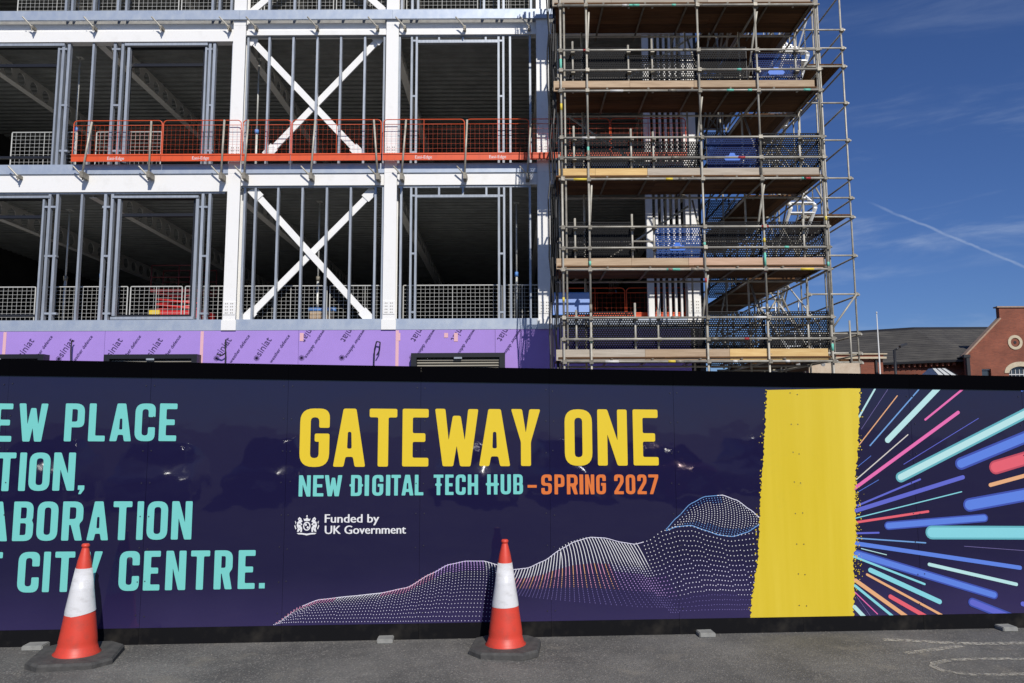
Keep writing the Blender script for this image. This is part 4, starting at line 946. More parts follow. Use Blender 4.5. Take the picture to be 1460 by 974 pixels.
prop(737, 290, 455, YB + 1.0, Z1T, 'pale shoring prop with blue collar right of the lower trimmed opening')
# scissor lift
XA, XB_, YS_ = -10.5, -8.9, YB + 2.4
T = thing('scissor_lift', 'red scissor lift with yellow control box behind white mesh, lower floor', 'scissor lift', ((XA + XB_) / 2, YS_, Z1T))
box('chassis', XA, XB_, YS_, YS_ + .8, Z1T + .22, Z1T + .62, 'red_machine', T); box('control_box', XA + .02, XA + .32, YS_ - .06, YS_ - .002, Z1T + .50, Z1T + .62, 'yellow_machine', T)
for xx in (XA + .25, XB_ - .25):
    for yy in (YS_ + .05, YS_ + .75): tube('wheel', (xx, yy - .06, Z1T + .2), (xx, yy + .06, Z1T + .2), .2, 'rubber', T, 20)
for k in range(3):
    for s_ in (1, -1):
        a, b = Vector((XA + .15, YS_ + .1 + .03 * s_, Z1T + .66 + .16 * k)), Vector((XB_ - .15, YS_ + .1 + .03 * s_, Z1T + .80 + .16 * k))
        if s_ < 0: a.z, b.z = b.z, a.z
        tube('scissor_arm', a, b, .035, 'red_machine', T, 8)
box('platform', XA, XB_, YS_, YS_ + .8, Z1T + 1.16, Z1T + 1.24, 'red_shaded', T)
for z in (1.6, 1.95): 
    for yy in (YS_ + .02, YS_ + .78): tube('platform_rail', (XA, yy, Z1T + z), (XB_, yy, Z1T + z), .016, 'red_shaded', T, 8)
for xx in (XA, (XA + XB_) / 2, XB_):
    for yy in (YS_ + .02, YS_ + .78): tube('rail_post', (xx, yy, Z1T + 1.24), (xx, yy, Z1T + 1.95), .016, 'red_shaded', T, 8)
a, b = onY(440, 441.5, YB + 1.2), onY(479, 441.5, YB + 1.2)
T = thing('insulation_roll', 'blue roll of sheeting lying behind the lower cross brace', 'roll', ((a.x + b.x) / 2, YB + 1.2, Z1T))
tube('wrapped_roll', (a.x, YB + 1.2, a.z), (b.x, YB + 1.2, a.z), .06, 'blue_board', T, 14); box('trestle', a.x + .05, b.x - .05, YB + 1.15, YB + 1.25, Z1T, a.z - .055, 'wood_tan', T)

# ------------------------------------------------------------------ scaffold
YF = 16.9; YR_ = YF + 1.35
SC_ = thing('tube_scaffold', 'tall tube and fitting scaffold with timber toe boards at the building corner', 'scaffold', (4, YF, gz(4, YF)))
SX = lambda x, y=300: onY(x, y, YF).x
SZ = lambda y, x=950: onY(x, y, YF).z
LV = [SZ(515.8), SZ(385), SZ(256.2), SZ(130.5), SZ(9)]; LV.append(2 * LV[-1] - LV[-2])
g0 = gz(4, YF)
stdx = [SX(802), SX(840), SX(1003), SX(1088), SX(1177)]
TR = .0245
def tb_(name, a, b, m='tube', r=TR): return tube(name, a, b, r, m, SC_, 10)
def coup(x, y, z):
    o = place('coupler', box_mesh((.085, .10, .085), 'coupler'), (x, y, z), SC_); o.rotation_euler = (random.uniform(-.2, .2), 0, random.uniform(-.3, .3))
ztop = LV[-1] + 1.2
def bands(a, b, k):
    """painted owner's marks on a tube"""
    a, b = Vector(a), Vector(b); d = b - a
    for _ in range(k):
        t = random.uniform(.05, .95); c = a + d * t; L = random.choice((.1, .16, .3)); u = d.normalized() * L / 2
        tube('paint_band', c - u, c + u, TR + .0025, random.choice(('band_red', 'band_green', 'band_green', 'band_yellow', 'band_white')), SC_)
for i, x in enumerate(stdx):
    z = g0
    cuts = [g0 - .02, LV[0] + .9 + .3 * (i % 2), LV[2] + .6 * (i % 3), LV[4] + .3, ztop]
    for a, b in zip(cuts, cuts[1:]):
        tb_('standard', (x, YF, a), (x, YF, b - .004)); tube('sleeve', (x, YF, b - .09), (x, YF, b + .09), .033, 'coupler', SC_)
    bands((x, YF, LV[0] - .3), (x, YF, LV[-2]), 3)
    tb_('standard', (x + .02, YR_, g0 - .02), (x + .02, YR_, ztop))
tb_('standard', (stdx[0] + .09, YF + .1, g0 - .02), (stdx[0] + .09, YF + .1, ztop)); tb_('standard', (stdx[-1] + .04, YF + .16, g0 - .02), (stdx[-1] + .04, YF + .16, ztop))
XS0, XS1 = stdx[0] - .08, stdx[-1] + .02
YRL = YF - .05
woods = ['wood_tan', 'wood_pink', 'wood_gold', 'wood_tan', 'wood_tan', 'wood_tan']
toe_cols = {0: ['wood_grey', 'wood_tan', 'wood_gold', 'wood_gold'], 1: ['wood_tan', 'wood_tan', 'wood_pink', 'wood_pink'], 2: ['wood_gold', 'wood_gold', 'wood_grey', 'wood_grey'], 3: ['wood_tan', 'wood_tan', 'wood_tan', 'wood_tan'], 4: ['wood_grey', 'wood_grey', 'wood_grey', 'wood_grey'], 5: ['wood_tan'] * 4}
for k, z in enumerate(LV):
    # ledgers at deck level and the two guard rails, front; rear ledger
    for zz, nm in ((z, 'ledger'), (z + .50, 'guard_rail'), (z + .98, 'guard_rail')):
        xm = XS0 + (XS1 - XS0) * random.uniform(.42, .58); s = random.uniform(-.006, .006)
        a, b, c = (XS0, YRL, zz + s), (xm, YRL, zz), (XS1 + .06, YRL, zz - s)
        tb_(nm, a, b); tb_(nm, (xm + .002, YRL, zz), c); tube('sleeve', (xm - .09, YRL, zz), (xm + .09, YRL, zz), .031, 'coupler', SC_)
        bands(a, c, 4 if nm == 'ledger' else 1)
        for x in stdx: coup(x, YF - .03, zz)
    for zz in (z, z + 1.0): tb_('ledger', (XS0, YR_ + .05, zz), (XS1, YR_ + .05, zz))
    # transoms
    nT = 7
    for i in range(nT):
        x = XS0 + .12 + (XS1 - XS0 - .2) * i / (nT - 1) + random.uniform(-.05, .05); tb_('transom', (x, YF - .06, z + .052), (x, YR_ + .35, z + .052), 'tube_shaded')
    # deck boards: six wide, butted in length
    for i in range(6):
        y0 = YF + .02 + i * .228; xm = XS0 + (XS1 - XS0) * random.choice((.38, .5, .62))
        for a, b in ((XS0 - .05, xm - .003), (xm + .003, XS1 + .02)):
            me = box_mesh((round(b - a, 2), .222, .036), 'wood_deck'); place('deck_board', me, ((a + b) / 2, y0 + .111, z + .098 + random.uniform(-.002, .002)), SC_)
    # toe boards
    xs = [XS0 - .12 + random.uniform(0, .05), SX(902) + random.uniform(-.4, .4), SX(1003) + random.uniform(-.5, .5), SX(1090), XS1 - .1]
    xs[1] = min(xs[1], xs[2] - .6)
    if k == 2: xs[0] += .12; xs[2] = SX(925); xs[1] = SX(850)
    for j in range(4): box('toe_board', xs[j] + .003, xs[j + 1] - .003, YF + .045 + .004 * (j % 2), YF + .085 + .004 * (j % 2), z + .04, z + .285, toe_cols[k][j], SC_)
    # puncheons carrying the guard rails
    for x in (SX(820 if k < 4 else 815), SX(903 + random.uniform(-2, 2)), SX(937 + random.uniform(-5, 6)), SX(1147)):
        tb_('puncheon', (x, YF + .115, z + .02), (x, YF + .115, z + 1.22 + random.uniform(-.05, .12)))
        for zz in (z + .5, z + .98): coup(x, YF + .06, zz)
# ledger bracing inside and facade diagonals between rear standards
for k in range(0, 4):
    for i in (1, 2, 3):
        s = 1 if (k + i) % 2 else -1; x = stdx[i] + .07
        a, b = (x, YF + .06, LV[k] + .15), (x, YR_ - .05, LV[k + 1] - .1)
        if s < 0: a, b = (x, YR_ - .05, LV[k] + .15), (x, YF + .06, LV[k + 1] - .1)
        tb_('brace', a, b)
tb_('brace', (stdx[0] + .3, YR_ + .10, LV[1]), (stdx[2], YR_ + .10, LV[2] - .2)); tb_('brace', (stdx[2], YR_ + .10, LV[2]), (stdx[0] + .3, YR_ + .10, LV[3])); tb_('brace', (stdx[0] + .4, YR_ + .10, LV[3] + .1), (stdx[2] + .2, YR_ + .10, LV[4]))
# return along the building's side: standards, ledgers, boards running away
XR0, XR1 = stdx[3] + .05, stdx[-1] + .02
RY = [YR_ + .05, YR_ + 2.0, YR_ + 4.0, YR_ + 6.2]
for y in RY[1:]:
    for x in (XR0, XR1): tb_('standard', (x, y, g0 - .02), (x, y, ztop))
    for k, z in enumerate(LV): tb_('transom', (XR0 - .3, y + .05, z + .052), (XR1 + .12, y + .05, z + .052))
for k, z in enumerate(LV):
    for x in (XR0, XR1):
        for zz in (z, z + .5, z + 1.0): tb_('ledger' if zz == z else 'guard_rail', (x + .05, YF + .1, zz + .03), (x + .05, RY[-1] + .2, zz + .03))
    for i in range(5):
        x = XR0 + .05 + i * .228; me = box_mesh((round(RY[-1] - RY[0] - .1, 2), .222, .036), 'wood_deck')
        o = place('deck_board', me, (x + .111, (RY[0] + RY[-1]) / 2 + .1, z + .098), SC_); o.rotation_euler = (0, 0, R(90))
    o = place('toe_board', box_mesh((round(RY[-1] - RY[0], 2), .04, .225), 'wood_grey'), (XR1 - .02, (RY[0] + RY[-1]) / 2 + .05, z + .235), SC_); o.rotation_euler = (0, 0, R(90))
    if k < 5:
        tb_('brace', (XR1 + .1, RY[0], z + .1), (XR1 + .1, RY[1], LV[k + 1] - .05)); tb_('brace', (XR0 - .05, RY[2], z + .1), (XR0 - .05, RY[1], LV[k + 1] - .05)); tb_('brace', (XR1 + .1, RY[2], LV[k + 1] - .1), (XR1 + .1, RY[3], z + .1))
        tb_('brace', (XR0, RY[1] + .08, z + .1), (XR1, RY[1] + .08, LV[k + 1] - .1)) if k % 2 == 0 else tb_('brace', (XR1, RY[2] + .08, z + .1), (XR0, RY[2] + .08, LV[k + 1] - .1))
rnd = random.Random(11)
for k in range(5):
    for _ in range(5):
        y = rnd.uniform(RY[0] + .3, RY[-1]); x = rnd.choice((XR0 - .1, XR1 + .08)); y2 = y + rnd.uniform(-1.3, 1.3)
        tb_('brace', (x, y, LV[k] + .1), (x + rnd.uniform(-.05, .05), y2, LV[k] + rnd.uniform(1.1, 1.85)))
# hanging cables at the scaffold's left edge
T = thing('cable_bundle', 'bundle of black cables hanging down the left edge of the scaffold', 'cables', (stdx[0] - .16, YF + .25, g0))
for c in range(5):
    mb = MB(); x = stdx[0] - .10 - .045 * c; pts = []; z = g0
    while z < ztop: pts.append((x + random.uniform(-.03, .03), YF + .25 + random.uniform(-.05, .05), z)); z += .45
    mb.path(pts, random.choice((.012, .018, .024)), 'cable_black'); mb.build('cable', T)

# the outer tower beyond the corner
YT = 20.4
TW = thing('scaffold_tower', 'slender galvanised scaffold tower with few boards at the outer right', 'scaffold', (8.4, YT, gz(8.4, YT)))
TX = lambda x, y=300: onY(x, y, YT).x
TZ = lambda y, x=1200: onY(x, y, YT).z
def tt(name, a, b, m='tube', r=TR): return tube(name, a, b, r, m, TW, 10)
tx0, tx1 = TX(1146, 300), TX(1213, 300); gt = gz(8.4, YT); ty = [YT, YT + 1.9, YT + 3.8]
for y in ty:
    for x in (tx0, tx1):
        tt('standard', (x, y, gt - .02), (x, y, TZ(-160)))
xm = TX(1181, 300); tt('standard', (xm, YT + .05, gt - .02), (xm, YT + .05, TZ(-160)))
for y in (44, 70, 96, 148, 201, 255, 283, 310, 365, 420, 476, 504, 517, -10, -60):
    z = TZ(y)
    tt('ledger', (tx0 - .1, YT - .05, z), (tx1 + .08, YT - .05, z)); tt('ledger', (tx1 + .05, YT - .12, z - .03), (tx1 + .05, ty[-1] + .2, z - .03))
    tt('ledger', (tx0 + .05, YT - .12, z - .03), (tx0 + .05, ty[-1] + .2, z - .03)) if y in (96, 201, 310, 420, 517) else None
    for x in (tx0, tx1): place('coupler', box_mesh((.085, .1, .085), 'coupler'), (x, YT - .03, z), TW)
for y in (96, 310, 517):
    z = TZ(y)
    for i in range(5):
        o = place('deck_board', box_mesh((4.0, .235, .036), 'wood_deck'), (tx0 + .1 + i * .245 + .05, YT + 1.95, z + .06), TW); o.rotation_euler = (0, 0, R(90))
tt('brace', (tx1, YT - .08, TZ(420)), (TX(1183, 470), YT - .08, TZ(472))); tt('brace', (TX(1160, 250), YT - .08, TZ(268)), (TX(1180, 300), YT - .08, TZ(302)))
for a, b in ((201, 310), (310, 420), (96, 201)): tt('brace', (tx0 + .02, ty[0] + .1, TZ(a)), (tx0 + .02, ty[1], TZ(b)))
p = TX(1210, 490); tt('puncheon', (p, YT - .12, TZ(530)), (p, YT - .12, TZ(458)))
box('plywood_sheet', TX(1150, 525), TX(1222, 525), YT - .16, YT - .14, TZ(536), TZ(518.5), 'plywood', TW)

# aluminium stair flights between the side return and the tower
mat('stair_alloy', (0.70, 0.70, 0.68), 0.4, 0.25)
for k in range(5):
    za, zb = LV[k] + .12, LV[k + 1] + .08; ya, yb = (YR_ + 1.2, YR_ + 4.2) if k % 2 == 0 else (YR_ + 4.2, YR_ + 1.2); xa, xb = XR1 + .16, XR1 + .80
    T = thing('stair_flight', 'pale aluminium scaffold stair flight %s' % ('rising from the lowest lift', 'rising from the second lift', 'rising from the third lift', 'rising from the fourth lift', 'rising from the topmost lift')[k], 'stairs', (xa, ya, za), 'stair flights in the scaffold')
    for x in (xa, xb):
        tube('stringer', (x, ya, za), (x, yb, zb), .05, 'stair_alloy', T, 8); tube('handrail', (x, ya, za + .95), (x, yb, zb + .95), .022, 'stair_alloy', T, 8)
        for t in (.05, .5, .95): tube('baluster', (x, ya + (yb - ya) * t, za + (zb - za) * t), (x, ya + (yb - ya) * t, za + (zb - za) * t + .95), .018, 'stair_alloy', T, 8)
    for i in range(9):
        t = (i + .5) / 9; y, z = ya + (yb - ya) * t, za + (zb - za) * t; box('tread', xa, xb, y - .11, y + .11, z - .015, z + .015, 'stair_alloy', T)

# mesh guards hung on the scaffold's rear rail
def netpanel(x0, x1, z0, z1, Y, m, label, logo=False, cat='mesh guard'):
    T = thing('mesh_guard', label, cat, ((x0 + x1) / 2, Y, z0), 'mesh guards hung in the scaffold')
    mb = MB(); mb.add([(x0, Y, z0), (x1, Y, z0), (x1, Y, z1), (x0, Y, z1)], [(0, 1, 2, 3)], m); mb.build('netting', T, recalc=False)
    fm = 'blue_board' if 'pale' in m else 'cable_black'
    mb = MB(); r = .012; mb.path([(x0, Y, z0), (x1, Y, z0), (x1, Y, z1), (x0, Y, z1), (x0, Y, z0)], r, fm); mb.build('border', T)
    if logo:
        mb = MB(); c, h = (x0 + x1) / 2 - .02, (z0 + z1) / 2 - .1; pts = [(-.16, -.06), (.16, -.06), (.2, .0), (.14, .06), (.08, .05), (.05, .12), (-.05, .12), (-.08, .05), (-.15, .05), (-.2, .0)]
        mb.prism([(c + x, h + z) for x, z in pts], Y - .012, Y - .004, 'blue_logo'); mb.build('logo_patch', T)
YN = YF + .14
lift = ['lowest', 'second', 'third', 'fourth', 'top']
for k in range(5):
    z = LV[k] + .28
    w = (stdx[2] - stdx[0]) / 2
    if k == 1:
        netpanel(stdx[0], stdx[0] + w, z, z + .85, YN, 'net_black', 'black mesh guard left of the mid blue one, second lift')
    else:
        netpanel(stdx[0], stdx[0] + w - .01, z, z + .85, YN, 'net_black', 'black mesh guard by the cable bundle, %s lift up' % lift[k]); netpanel(stdx[0] + w, stdx[2], z, z + .66, YN, 'net_black', 'black mesh guard ending at the close white studs, %s lift up' % lift[k])
    if k not in (2,): netpanel(stdx[2] + .02, stdx[3] - (.02 if k < 3 else .2), z, z + .85, YN, 'net_black', 'black mesh guard right of the close white studs, %s lift up' % lift[k])
    if k != 3: netpanel(stdx[3] + .02, stdx[-1], z, z + .85, YN, 'net_black', 'black mesh guard before the side return, %s lift up' % lift[k])
    netpanel(stdx[3] + .1, stdx[-1] - .1, z, z + .85, RY[2], 'net_black', 'black mesh guard across the side return, %s lift up' % lift[k])
nx = lambda x, y: onY(x, y, YN).x; nzv = lambda x, y: onY(x, y, YN).z
netpanel(nx(1007, 215), nx(1082, 215), nzv(1040, 245), nzv(1040, 195), YN - .02, 'net_blue', 'dark blue mesh guard with bright blue logo, third lift up', True)
netpanel(nx(932, 345), nx(1001, 345), nzv(960, 375), nzv(960, 321), YN - .02, 'net_mid', 'mid blue mesh guard below the close white studs, second lift up', True)
netpanel(nx(1072, 95), nx(1142, 95), nzv(1100, 120), nzv(1100, 76), YN - .02, 'net_blue', 'dark blue mesh guard with small logo at the corner, fourth lift up', True)
netpanel(nx(790, 425), nx(846, 425), nzv(820, 443), nzv(820, 411), YN + .6, 'net_pale', 'pale blue sheet of netting above the lowest lift by the cables')

# ------------------------------------------------------------------ brick hall behind, street lamp, flagpole
YH = 52.0
HX = lambda x, y=500, Y=YH: onY(x, y, Y).x
HZ = lambda y, x=1400, Y=YH: onY(x, y, Y).z
BH = thing('brick_hall', 'red brick hall with shaped gable, round stone window and slate roof', 'building', (HX(1447), YH, gz(HX(1447), YH)))
gb = gz(35, YH) - .3
cxg = HX(1447, 488)
def gx(x, y=490): return HX(x, y)
half = cxg - gx(1378, 510); ht = cxg - gx(1425, 450)
zk, zs_, zt_ = HZ(507), HZ(456), HZ(439)
oc_, orad = (cxg, HZ(488.5)), (HX(1458) - HX(1436)) / 2 * .95
circle = lambda c, r, n=28: [(c[0] + r * math.cos(2 * math.pi * i / n), c[1] + r * math.sin(2 * math.pi * i / n)) for i in range(n)]
aw = (HX(1466) - HX(1432)) / 2; ac = cxg + .25; zsp = HZ(532); az0 = zsp - 2.6
arch = [(ac - aw, az0), (ac + aw, az0)] + [(ac + aw * math.cos(math.pi * i / 14), zsp + aw * .55 * math.sin(math.pi * i / 14)) for i in range(15)]
sw0, sw1, swt, swb = HX(1400, 530), HX(1413, 530), HZ(526), HZ(526) - 1.5
gable = [(cxg - half, gb), (cxg + half, gb), (cxg + half, zk), (cxg + ht, zs_), (cxg + ht, zt_), (cxg - ht, zt_), (cxg - ht, zs_), (cxg - half, zk)]
rect = lambda a, b, c, d: [(a, c), (b, c), (b, d), (a, d)]
mb = MB(); mb.prism(gable, YH, YH + .35, 'brick', [arch, rect(sw0, sw1, swb, swt), circle(oc_, orad * .55)]); mb.build('gable_wall', BH)
# copings along the gable's outline
def cope(a, b, w=.10):
    A, B = Vector((a[0], YH + .14, a[1])), Vector((b[0], YH + .14, b[1])); d = B - A
    o = place('coping', box_mesh((d.length + .1, .46, w), 'coping_stone'), (A + B) / 2, BH); o.rotation_euler = (0, -math.atan2(d.z, d.x), 0)
cope((cxg - half - .1, zk + .02), (cxg - ht - .02, zs_ + .06)); cope((cxg + ht + .02, zs_ + .06), (cxg + half + .1, zk + .02)); cope((cxg - ht - .12, zt_ + .05), (cxg + ht + .12, zt_ + .05), .09)
mb = MB(); mb.prism(circle(oc_, orad), YH - .05, YH + .1, 'stone_trim', [circle(oc_, orad * .62)]); mb.build('oculus_ring', BH)
mb = MB(); mb.prism(circle(oc_, orad * .61), YH - .0, YH + .02, 'brick'); mb.prism(circle(oc_, orad * .2), YH - .02, YH - .001, 'gutter'); mb.build('oculus_infill', BH)
inn = [(ac + (x - ac) * 1.0, z) for x, z in arch]
archo = [(ac + aw * math.cos(math.pi * i / 14), zsp + aw * .55 * math.sin(math.pi * i / 14)) for i in range(15)]; archO = [(ac + (aw + .32) * math.cos(math.pi * i / 14), zsp + (aw * .55 + .32) * math.sin(math.pi * i / 14)) for i in range(15)]
mb = MB(); mb.prism(archO + archo[::-1], YH - .05, YH + .1, 'stone_trim'); mb.build('arch_trim', BH)
w_ = MB(); w_.prism(arch, YH + .2, YH + .22, 'glass'); wn_ = w_.build('arched_window', BH)
mb = MB()
for i in range(1, 6): x = ac - aw + 2 * aw * i / 6; mb.box(x - .016, x + .016, YH + .15, YH + .198, az0, zsp + aw * .3, 'flag_white')
for z in (zsp - .1, zsp - .9): mb.box(ac - aw, ac + aw, YH + .12, YH + .149, z - .03, z + .03, 'flag_white')
mb.build('glazing_bars', wn_)
o = box('window', sw0, sw1, YH + .2, YH + .22, swb, swt, 'glass', BH); box('window_frame', sw0, sw1, YH + .12, YH + .19, swt - .08, swt, 'flag_white', o); box('window_sill', sw0 - .1, sw1 + .1, YH - .08, YH + .1, swb - .1, swb - .002, 'stone_trim', BH)
# wing to the left: brick wall, eaves, long slate roof rising behind
YW = YH + 1.0
xw0, xw1 = HX(1262, 520, YW), cxg - half + .2; ze = HZ(514, 1320, YW)
wins = [rect(HX(a, 533, YW), HX(b, 533, YW), HZ(c, 1300, YW) - 1.6, HZ(c, 1300, YW)) for a, b, c in ((1280, 1296, 532.5), (1310, 1324, 531.5), (1352, 1364, 534))]
SK = 3.2
def sk(x): return SK * max(0, xw1 - x) / (xw1 - xw0)                        # the wing runs slightly away to the left
mb = MB(); mb.prism(rect(xw0, xw1 + 2.5, gb, ze), YW, YW + .35, 'brick', wins); mb.v = [(x, y + sk(x), z) for x, y, z in mb.v]; mb.build('wing_wall', BH)
for r_ in wins:
    q_ = sk(r_[0][0]); o = box('window', r_[0][0], r_[1][0], YW + .2 + q_, YW + .22 + q_, r_[0][1], r_[2][1], 'glass', BH); box('window_frame', r_[0][0], r_[1][0], YW + .12 + q_, YW + .19 + q_, r_[2][1] - .08, r_[2][1], 'flag_white', o)
YRG = YW + 6.0; zr = onY(1400, 468, YRG).z; xL, xR = xw0 - 4.5, cxg + 5
def roofpart(name, L, m):
    mb = MB(); vs = [(x, y + sk(x), z) for x in (xL, xw1, xR) for y, z in L]; n = len(L)
    mb.add(vs, [tuple(range(n)), tuple(range(2 * n, 3 * n))] + [(j + i, j + (i + 1) % n, j + n + (i + 1) % n, j + n + i) for j in (0, n) for i in range(n)], m); return mb.build(name, BH)
roofpart('roof', [(YW - .3, ze), (YRG, zr), (YRG + 6, ze), (YRG + 6, ze - .12), (YRG, zr - .12), (YW - .3, ze - .12)], 'slate')
roofpart('ridge_tiles', [(YRG - .2, zr - .1), (YRG, zr + .1), (YRG + .2, zr - .1)], 'gutter')
roofpart('gutter', [(YW - .44, ze - .12), (YW - .31, ze - .12), (YW - .31, ze + .03), (YW - .44, ze + .03)], 'gutter')
xq = xw0 + .3
while xq < xw1 - .4: box('eaves_bracket', xq, xq + .12, YW - .28 + sk(xq), YW - .002 + sk(xq), ze - .34, ze - .13, 'brick', BH); xq += .3
xd = HX(1379.5, 520); box('downpipe', xd - .13, xd + .09, YH - .16, YH - .01, gb, zk - .05, 'gutter', BH); box('rain_hopper', xd - .32, xd + .12, YH - .2, YH - .005, zk - .15, zk + .05, 'gutter', BH)
# slate roof of the gabled block, seen over the wing
mb = MB(); zrg = HZ(476); yb = YH + 14
mb.add([(cxg - half, YH + .36, zk - .05), (cxg, YH + .36, zrg), (cxg + half, YH + .36, zk - .05), (cxg - half, yb, zk - .05), (cxg, yb, zrg), (cxg + half, yb, zk - .05)], [(0, 1, 4, 3), (1, 2, 5, 4), (3, 4, 5)], 'slate'); mb.build('gable_roof', BH)
# lean-to glazed porch
pa, pb, pc, pd = HX(1339, 535, YH - 3), HX(1367, 535, YH - 3), HX(1343, 526, YH - 3), HX(1363, 526, YH - 3); zp0, zp1 = HZ(537, 1350, YH - 3), HZ(525.5, 1350, YH - 1.6)
PT = thing('glazed_porch', 'pale glazed lantern roof of a porch before the brick wing', 'porch', ((pa + pb) / 2, YH - 2, gb))
mb = MB(); mb.add([(pa, YH - 3, zp0), (pb, YH - 3, zp0), (pb, YH - .2, zp0), (pa, YH - .2, zp0), (pc, YH - 1.8, zp1), (pd, YH - 1.8, zp1), (pd, YH - 1.4, zp1), (pc, YH - 1.4, zp1)], [(0, 1, 5, 4), (1, 2, 6, 5), (2, 3, 7, 6), (3, 0, 4, 7), (4, 5, 6, 7), (0, 3, 2, 1)], 'glass_roof'); mb.build('lantern_roof', PT)
for t in (0, .33, .66, 1): tube('roof_bar', (pa + (pb - pa) * t, YH - 3.03, zp0 + .02), (pc + (pd - pc) * t, YH - 1.83, zp1 + .02), .018, 'gutter', PT, 6)
box('porch_wall', pa + .1, pb - .1, YH - 2.9, YH - .25, gb, zp0 - .01, 'brick', PT)
# lower flat roofed neighbour with stone cornices
YQ = YH - 6
NB = thing('flat_roofed_annexe', 'low red brick annexe with pale stone cornice left of the hall', 'building', (HX(1235, 520, YQ), YQ, gb))
qa, qb = HX(1190, 520, YQ), HX(1259, 520, YQ); zq = HZ(512, 1240, YQ)
box('wall', qa, qb, YQ, YQ + 5, gb, zq, 'brick', NB); box('cornice', qa - .2, qb + .12, YQ - .25, YQ + 5.1, zq + .001, zq + .12, 'stone_trim', NB); box('parapet', qa - .05, qb + .01, YQ - .1, YQ + 5, zq + .121, zq + .26, 'brick', NB); box('coping', qa - .2, qb + .2, YQ - .2, YQ + 5.1, zq + .261, zq + .33, 'stone_trim', NB)
box('downpipe', qb - .5, qb - .38, YQ - .12, YQ - .01, gb, zq - .05, 'gutter', NB)
# street lamp
YL_ = 44; SLp = thing('street_lamp', 'dark street lamp with a short angled arm before the slate roof', 'street lamp', (onY(1277, 530, YL_).x, YL_, gz(22, YL_)))
lx = onY(1276, 515, YL_).x; lz = onY(1276, 499, YL_).z; p2 = onY(1284, 494.5, YL_); p3 = onY(1290, 492, YL_)
tube('pole', (lx, YL_, gz(22, YL_)), (lx, YL_, lz), .075, 'lamp_black', SLp); tube('arm', (lx, YL_, lz - .03), p2, .045, 'lamp_black', SLp)
o = place('lamp_head', box_mesh((.42, .24, .12), 'lamp_black'), (p2 + p3) / 2 + Vector((.02, 0, .03)), SLp); o.rotation_euler = (0, R(-18), 0)
# flagpole
YP = 36; fx_ = onY(1253, 500, YP).x; FP = thing('flagpole', 'bare white tapering flagpole beside the brick annexe', 'flagpole', (fx_, YP, gz(fx_, YP)))
mb = MB(); z0_, z1_ = gz(fx_, YP), onY(1249.5, 447, YP).z; n = 12
mb.add([(fx_ + r_ * math.cos(2 * math.pi * i / n), YP + r_ * math.sin(2 * math.pi * i / n), zz) for zz, r_ in ((z0_, .06), (z1_, .02)) for i in range(n)], [(i, (i + 1) % n, n + (i + 1) % n, n + i) for i in range(n)] + [tuple(range(n, 2 * n))], 'flag_white'); mb.build('shaft', FP, smooth=True)
tube('finial', (fx_, YP, z1_), (fx_, YP, z1_ + .08), .03, 'flag_white', FP); box('base_collar', fx_ - .12, fx_ + .12, YP - .12, YP + .12, z0_, z0_ + .2, 'galv_stud', FP)

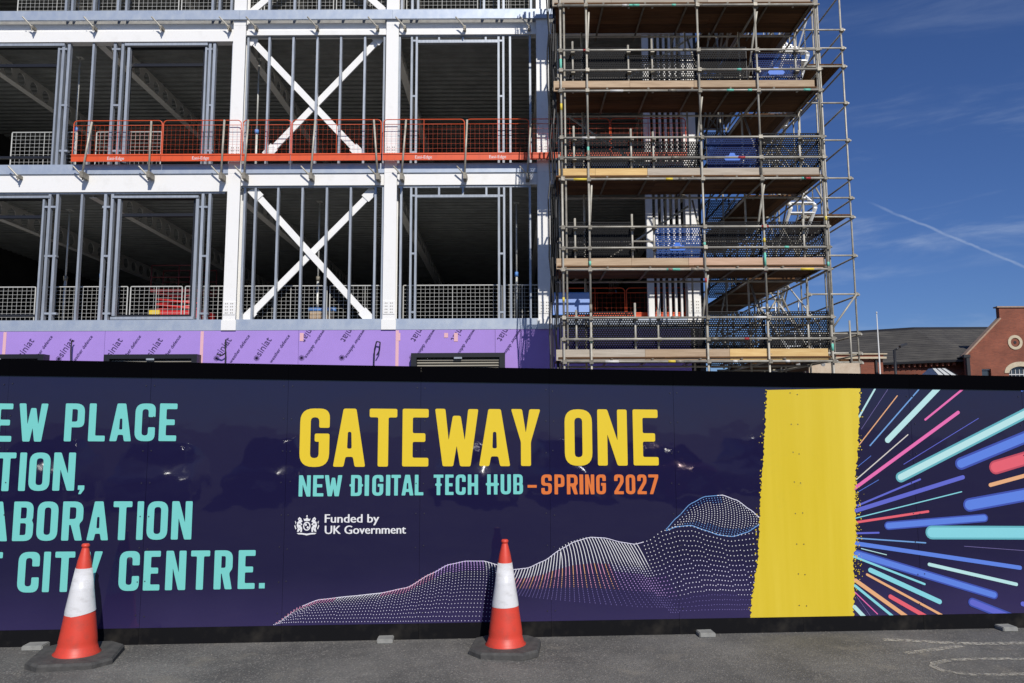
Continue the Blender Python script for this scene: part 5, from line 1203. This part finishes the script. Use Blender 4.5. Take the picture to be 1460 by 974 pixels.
# ------------------------------------------------------------------ cars parked behind the photographer; the glossy hoarding mirrors them
mat('car_glass', (0.01, 0.012, 0.014), 0.05, spec=0.8); mat('car_lamp', (0.75, 0.75, 0.75), 0.12, 0.6); mat('car_plate', (0.75, 0.75, 0.72), 0.4); mat('alloy', (0.5, 0.5, 0.5), 0.3, 0.7)
def car(x, y, paint, label, k=1.0, tall=0.0):
    z0 = gz(x, y); T = thing('parked_car', label, 'car', (x, y, z0), 'cars parked facing the hoarding', rotz=R(random.uniform(-2, 2)) or .001)
    H_ = 1.46 + tall; w = .88
    body = [(2.05, .30), (2.10, .52), (2.02, .72), (1.85, .80), (.95, .95), (-1.75, .98), (-2.05, .90), (-2.12, .55), (-2.05, .28), (-1.75, .22), (1.75, .22)]
    bm = bmesh.new(); L = [bm.verts.new((-w, a, b)) for a, b in body]; Q = [bm.verts.new((w, a, b)) for a, b in body]; n = len(body)
    bm.faces.new(L); bm.faces.new(Q[::-1])
    for i in range(n): bm.faces.new((L[i], Q[i], Q[(i + 1) % n], L[(i + 1) % n])[::-1])
    bmesh.ops.recalc_face_normals(bm, faces=bm.faces[:]); bmesh.ops.bevel(bm, geom=bm.edges[:], offset=.07, segments=3, affect='EDGES')
    me = bpy.data.meshes.new('body'); bm.to_mesh(me); bm.free(); me.materials.append(M[paint]); [setattr(p, 'use_smooth', True) for p in me.polygons]; place('body', me, (0, 0, 0), T)
    lo = [(-.80, 1.0), (.80, 1.0), (.80, -1.85), (-.80, -1.85)]; hi = [(-.60, .15), (.60, .15), (.60, -1.25), (-.60, -1.25)]
    def frust(name, a, b, za, zb, m, bev):
        bm = bmesh.new(); A = [bm.verts.new((p[0], p[1], za)) for p in a]; B = [bm.verts.new((p[0], p[1], zb)) for p in b]
        bm.faces.new(A); bm.faces.new(B)
        for i in range(4): bm.faces.new((A[i], A[(i + 1) % 4], B[(i + 1) % 4], B[i]))
        bmesh.ops.recalc_face_normals(bm, faces=bm.faces[:]); bmesh.ops.bevel(bm, geom=bm.edges[:], offset=bev, segments=3, affect='EDGES')
        me = bpy.data.meshes.new(name); bm.to_mesh(me); bm.free(); me.materials.append(M[m]); [setattr(p, 'use_smooth', True) for p in me.polygons]; return place(name, me, (0, 0, 0), T)
    frust('glasshouse', lo, hi, .90, H_ - .04, 'car_glass', .05)
    frust('roof', [(p[0] * 1.04, p[1] * 1.03) for p in hi], [(p[0] * .92, p[1] * .9) for p in hi], H_ - .07, H_, paint, .02)
    for sx in (-1, 1):
        mb = MB(); mb.bar((sx * .79, .92, .93), (sx * .61, .13, H_ - .05), .035, paint); mb.build('pillar', T)
        mb = MB(); mb.box(sx * .82 - .1 * (sx > 0) + .0, sx * .82 + .1 * (sx < 0) + .1 * (sx > 0), .55, .66, .95, 1.08, paint); mb.build('wing_mirror', T)
        mb = MB(); mb.prism([(sx * .48, .60), (sx * .80, .62), (sx * .80, .74), (sx * .52, .70)], 0, .06, 'car_lamp'); mb.v = [(a, b + 2.02, c) for a, b, c in mb.v]; mb.build('headlight', T)
        for yy in (1.3, -1.3):
            wh = tube('wheel', (sx * .72, yy, .31), (sx * .90, yy, .31), .31, 'rubber', T, 24); r_ = bpy.data.objects.new('rim', cyl_mesh(.2, .19, 'alloy', 16)); COL.objects.link(r_); r_.parent = wh
    mb = MB(); mb.box(-.26, .26, 2.10, 2.125, .40, .50, 'car_plate'); mb.build('number_plate', T)
    mb = MB(); mb.box(-.55, .55, 2.075, 2.11, .54, .64, 'black_frame'); mb.build('grille', T)
for n_, c_ in (('paint_silver', (.42, .43, .44)), ('paint_black', (.012, .012, .014)), ('paint_white', (.72, .72, .70)), ('paint_blue', (.03, .07, .2)), ('paint_grey', (.12, .125, .13)), ('paint_red', (.3, .02, .02))): mat(n_, c_, .18, .2, spec=.6)
for x_, y_, p_, l_, t_ in ((-9.2, -7.2, 'paint_grey', 'dark grey car parked opposite the hoarding', 0), (-6.3, -7.0, 'paint_silver', 'silver car parked opposite the turquoise lettering', 0), (-3.6, -7.3, 'paint_black', 'black car parked opposite the hoarding', .1), (1.8, -7.1, 'paint_white', 'white car parked opposite the GATEWAY lettering', .0), (4.6, -7.2, 'paint_blue', 'dark blue tall car parked opposite the hoarding', .2), (7.6, -7.0, 'paint_red', 'dark red car parked opposite the coloured streaks', 0), (11, -7.1, 'paint_silver', 'tall silver car parked beside the dark red one', .25)):
    car(x_, y_, p_, l_, 1, t_)
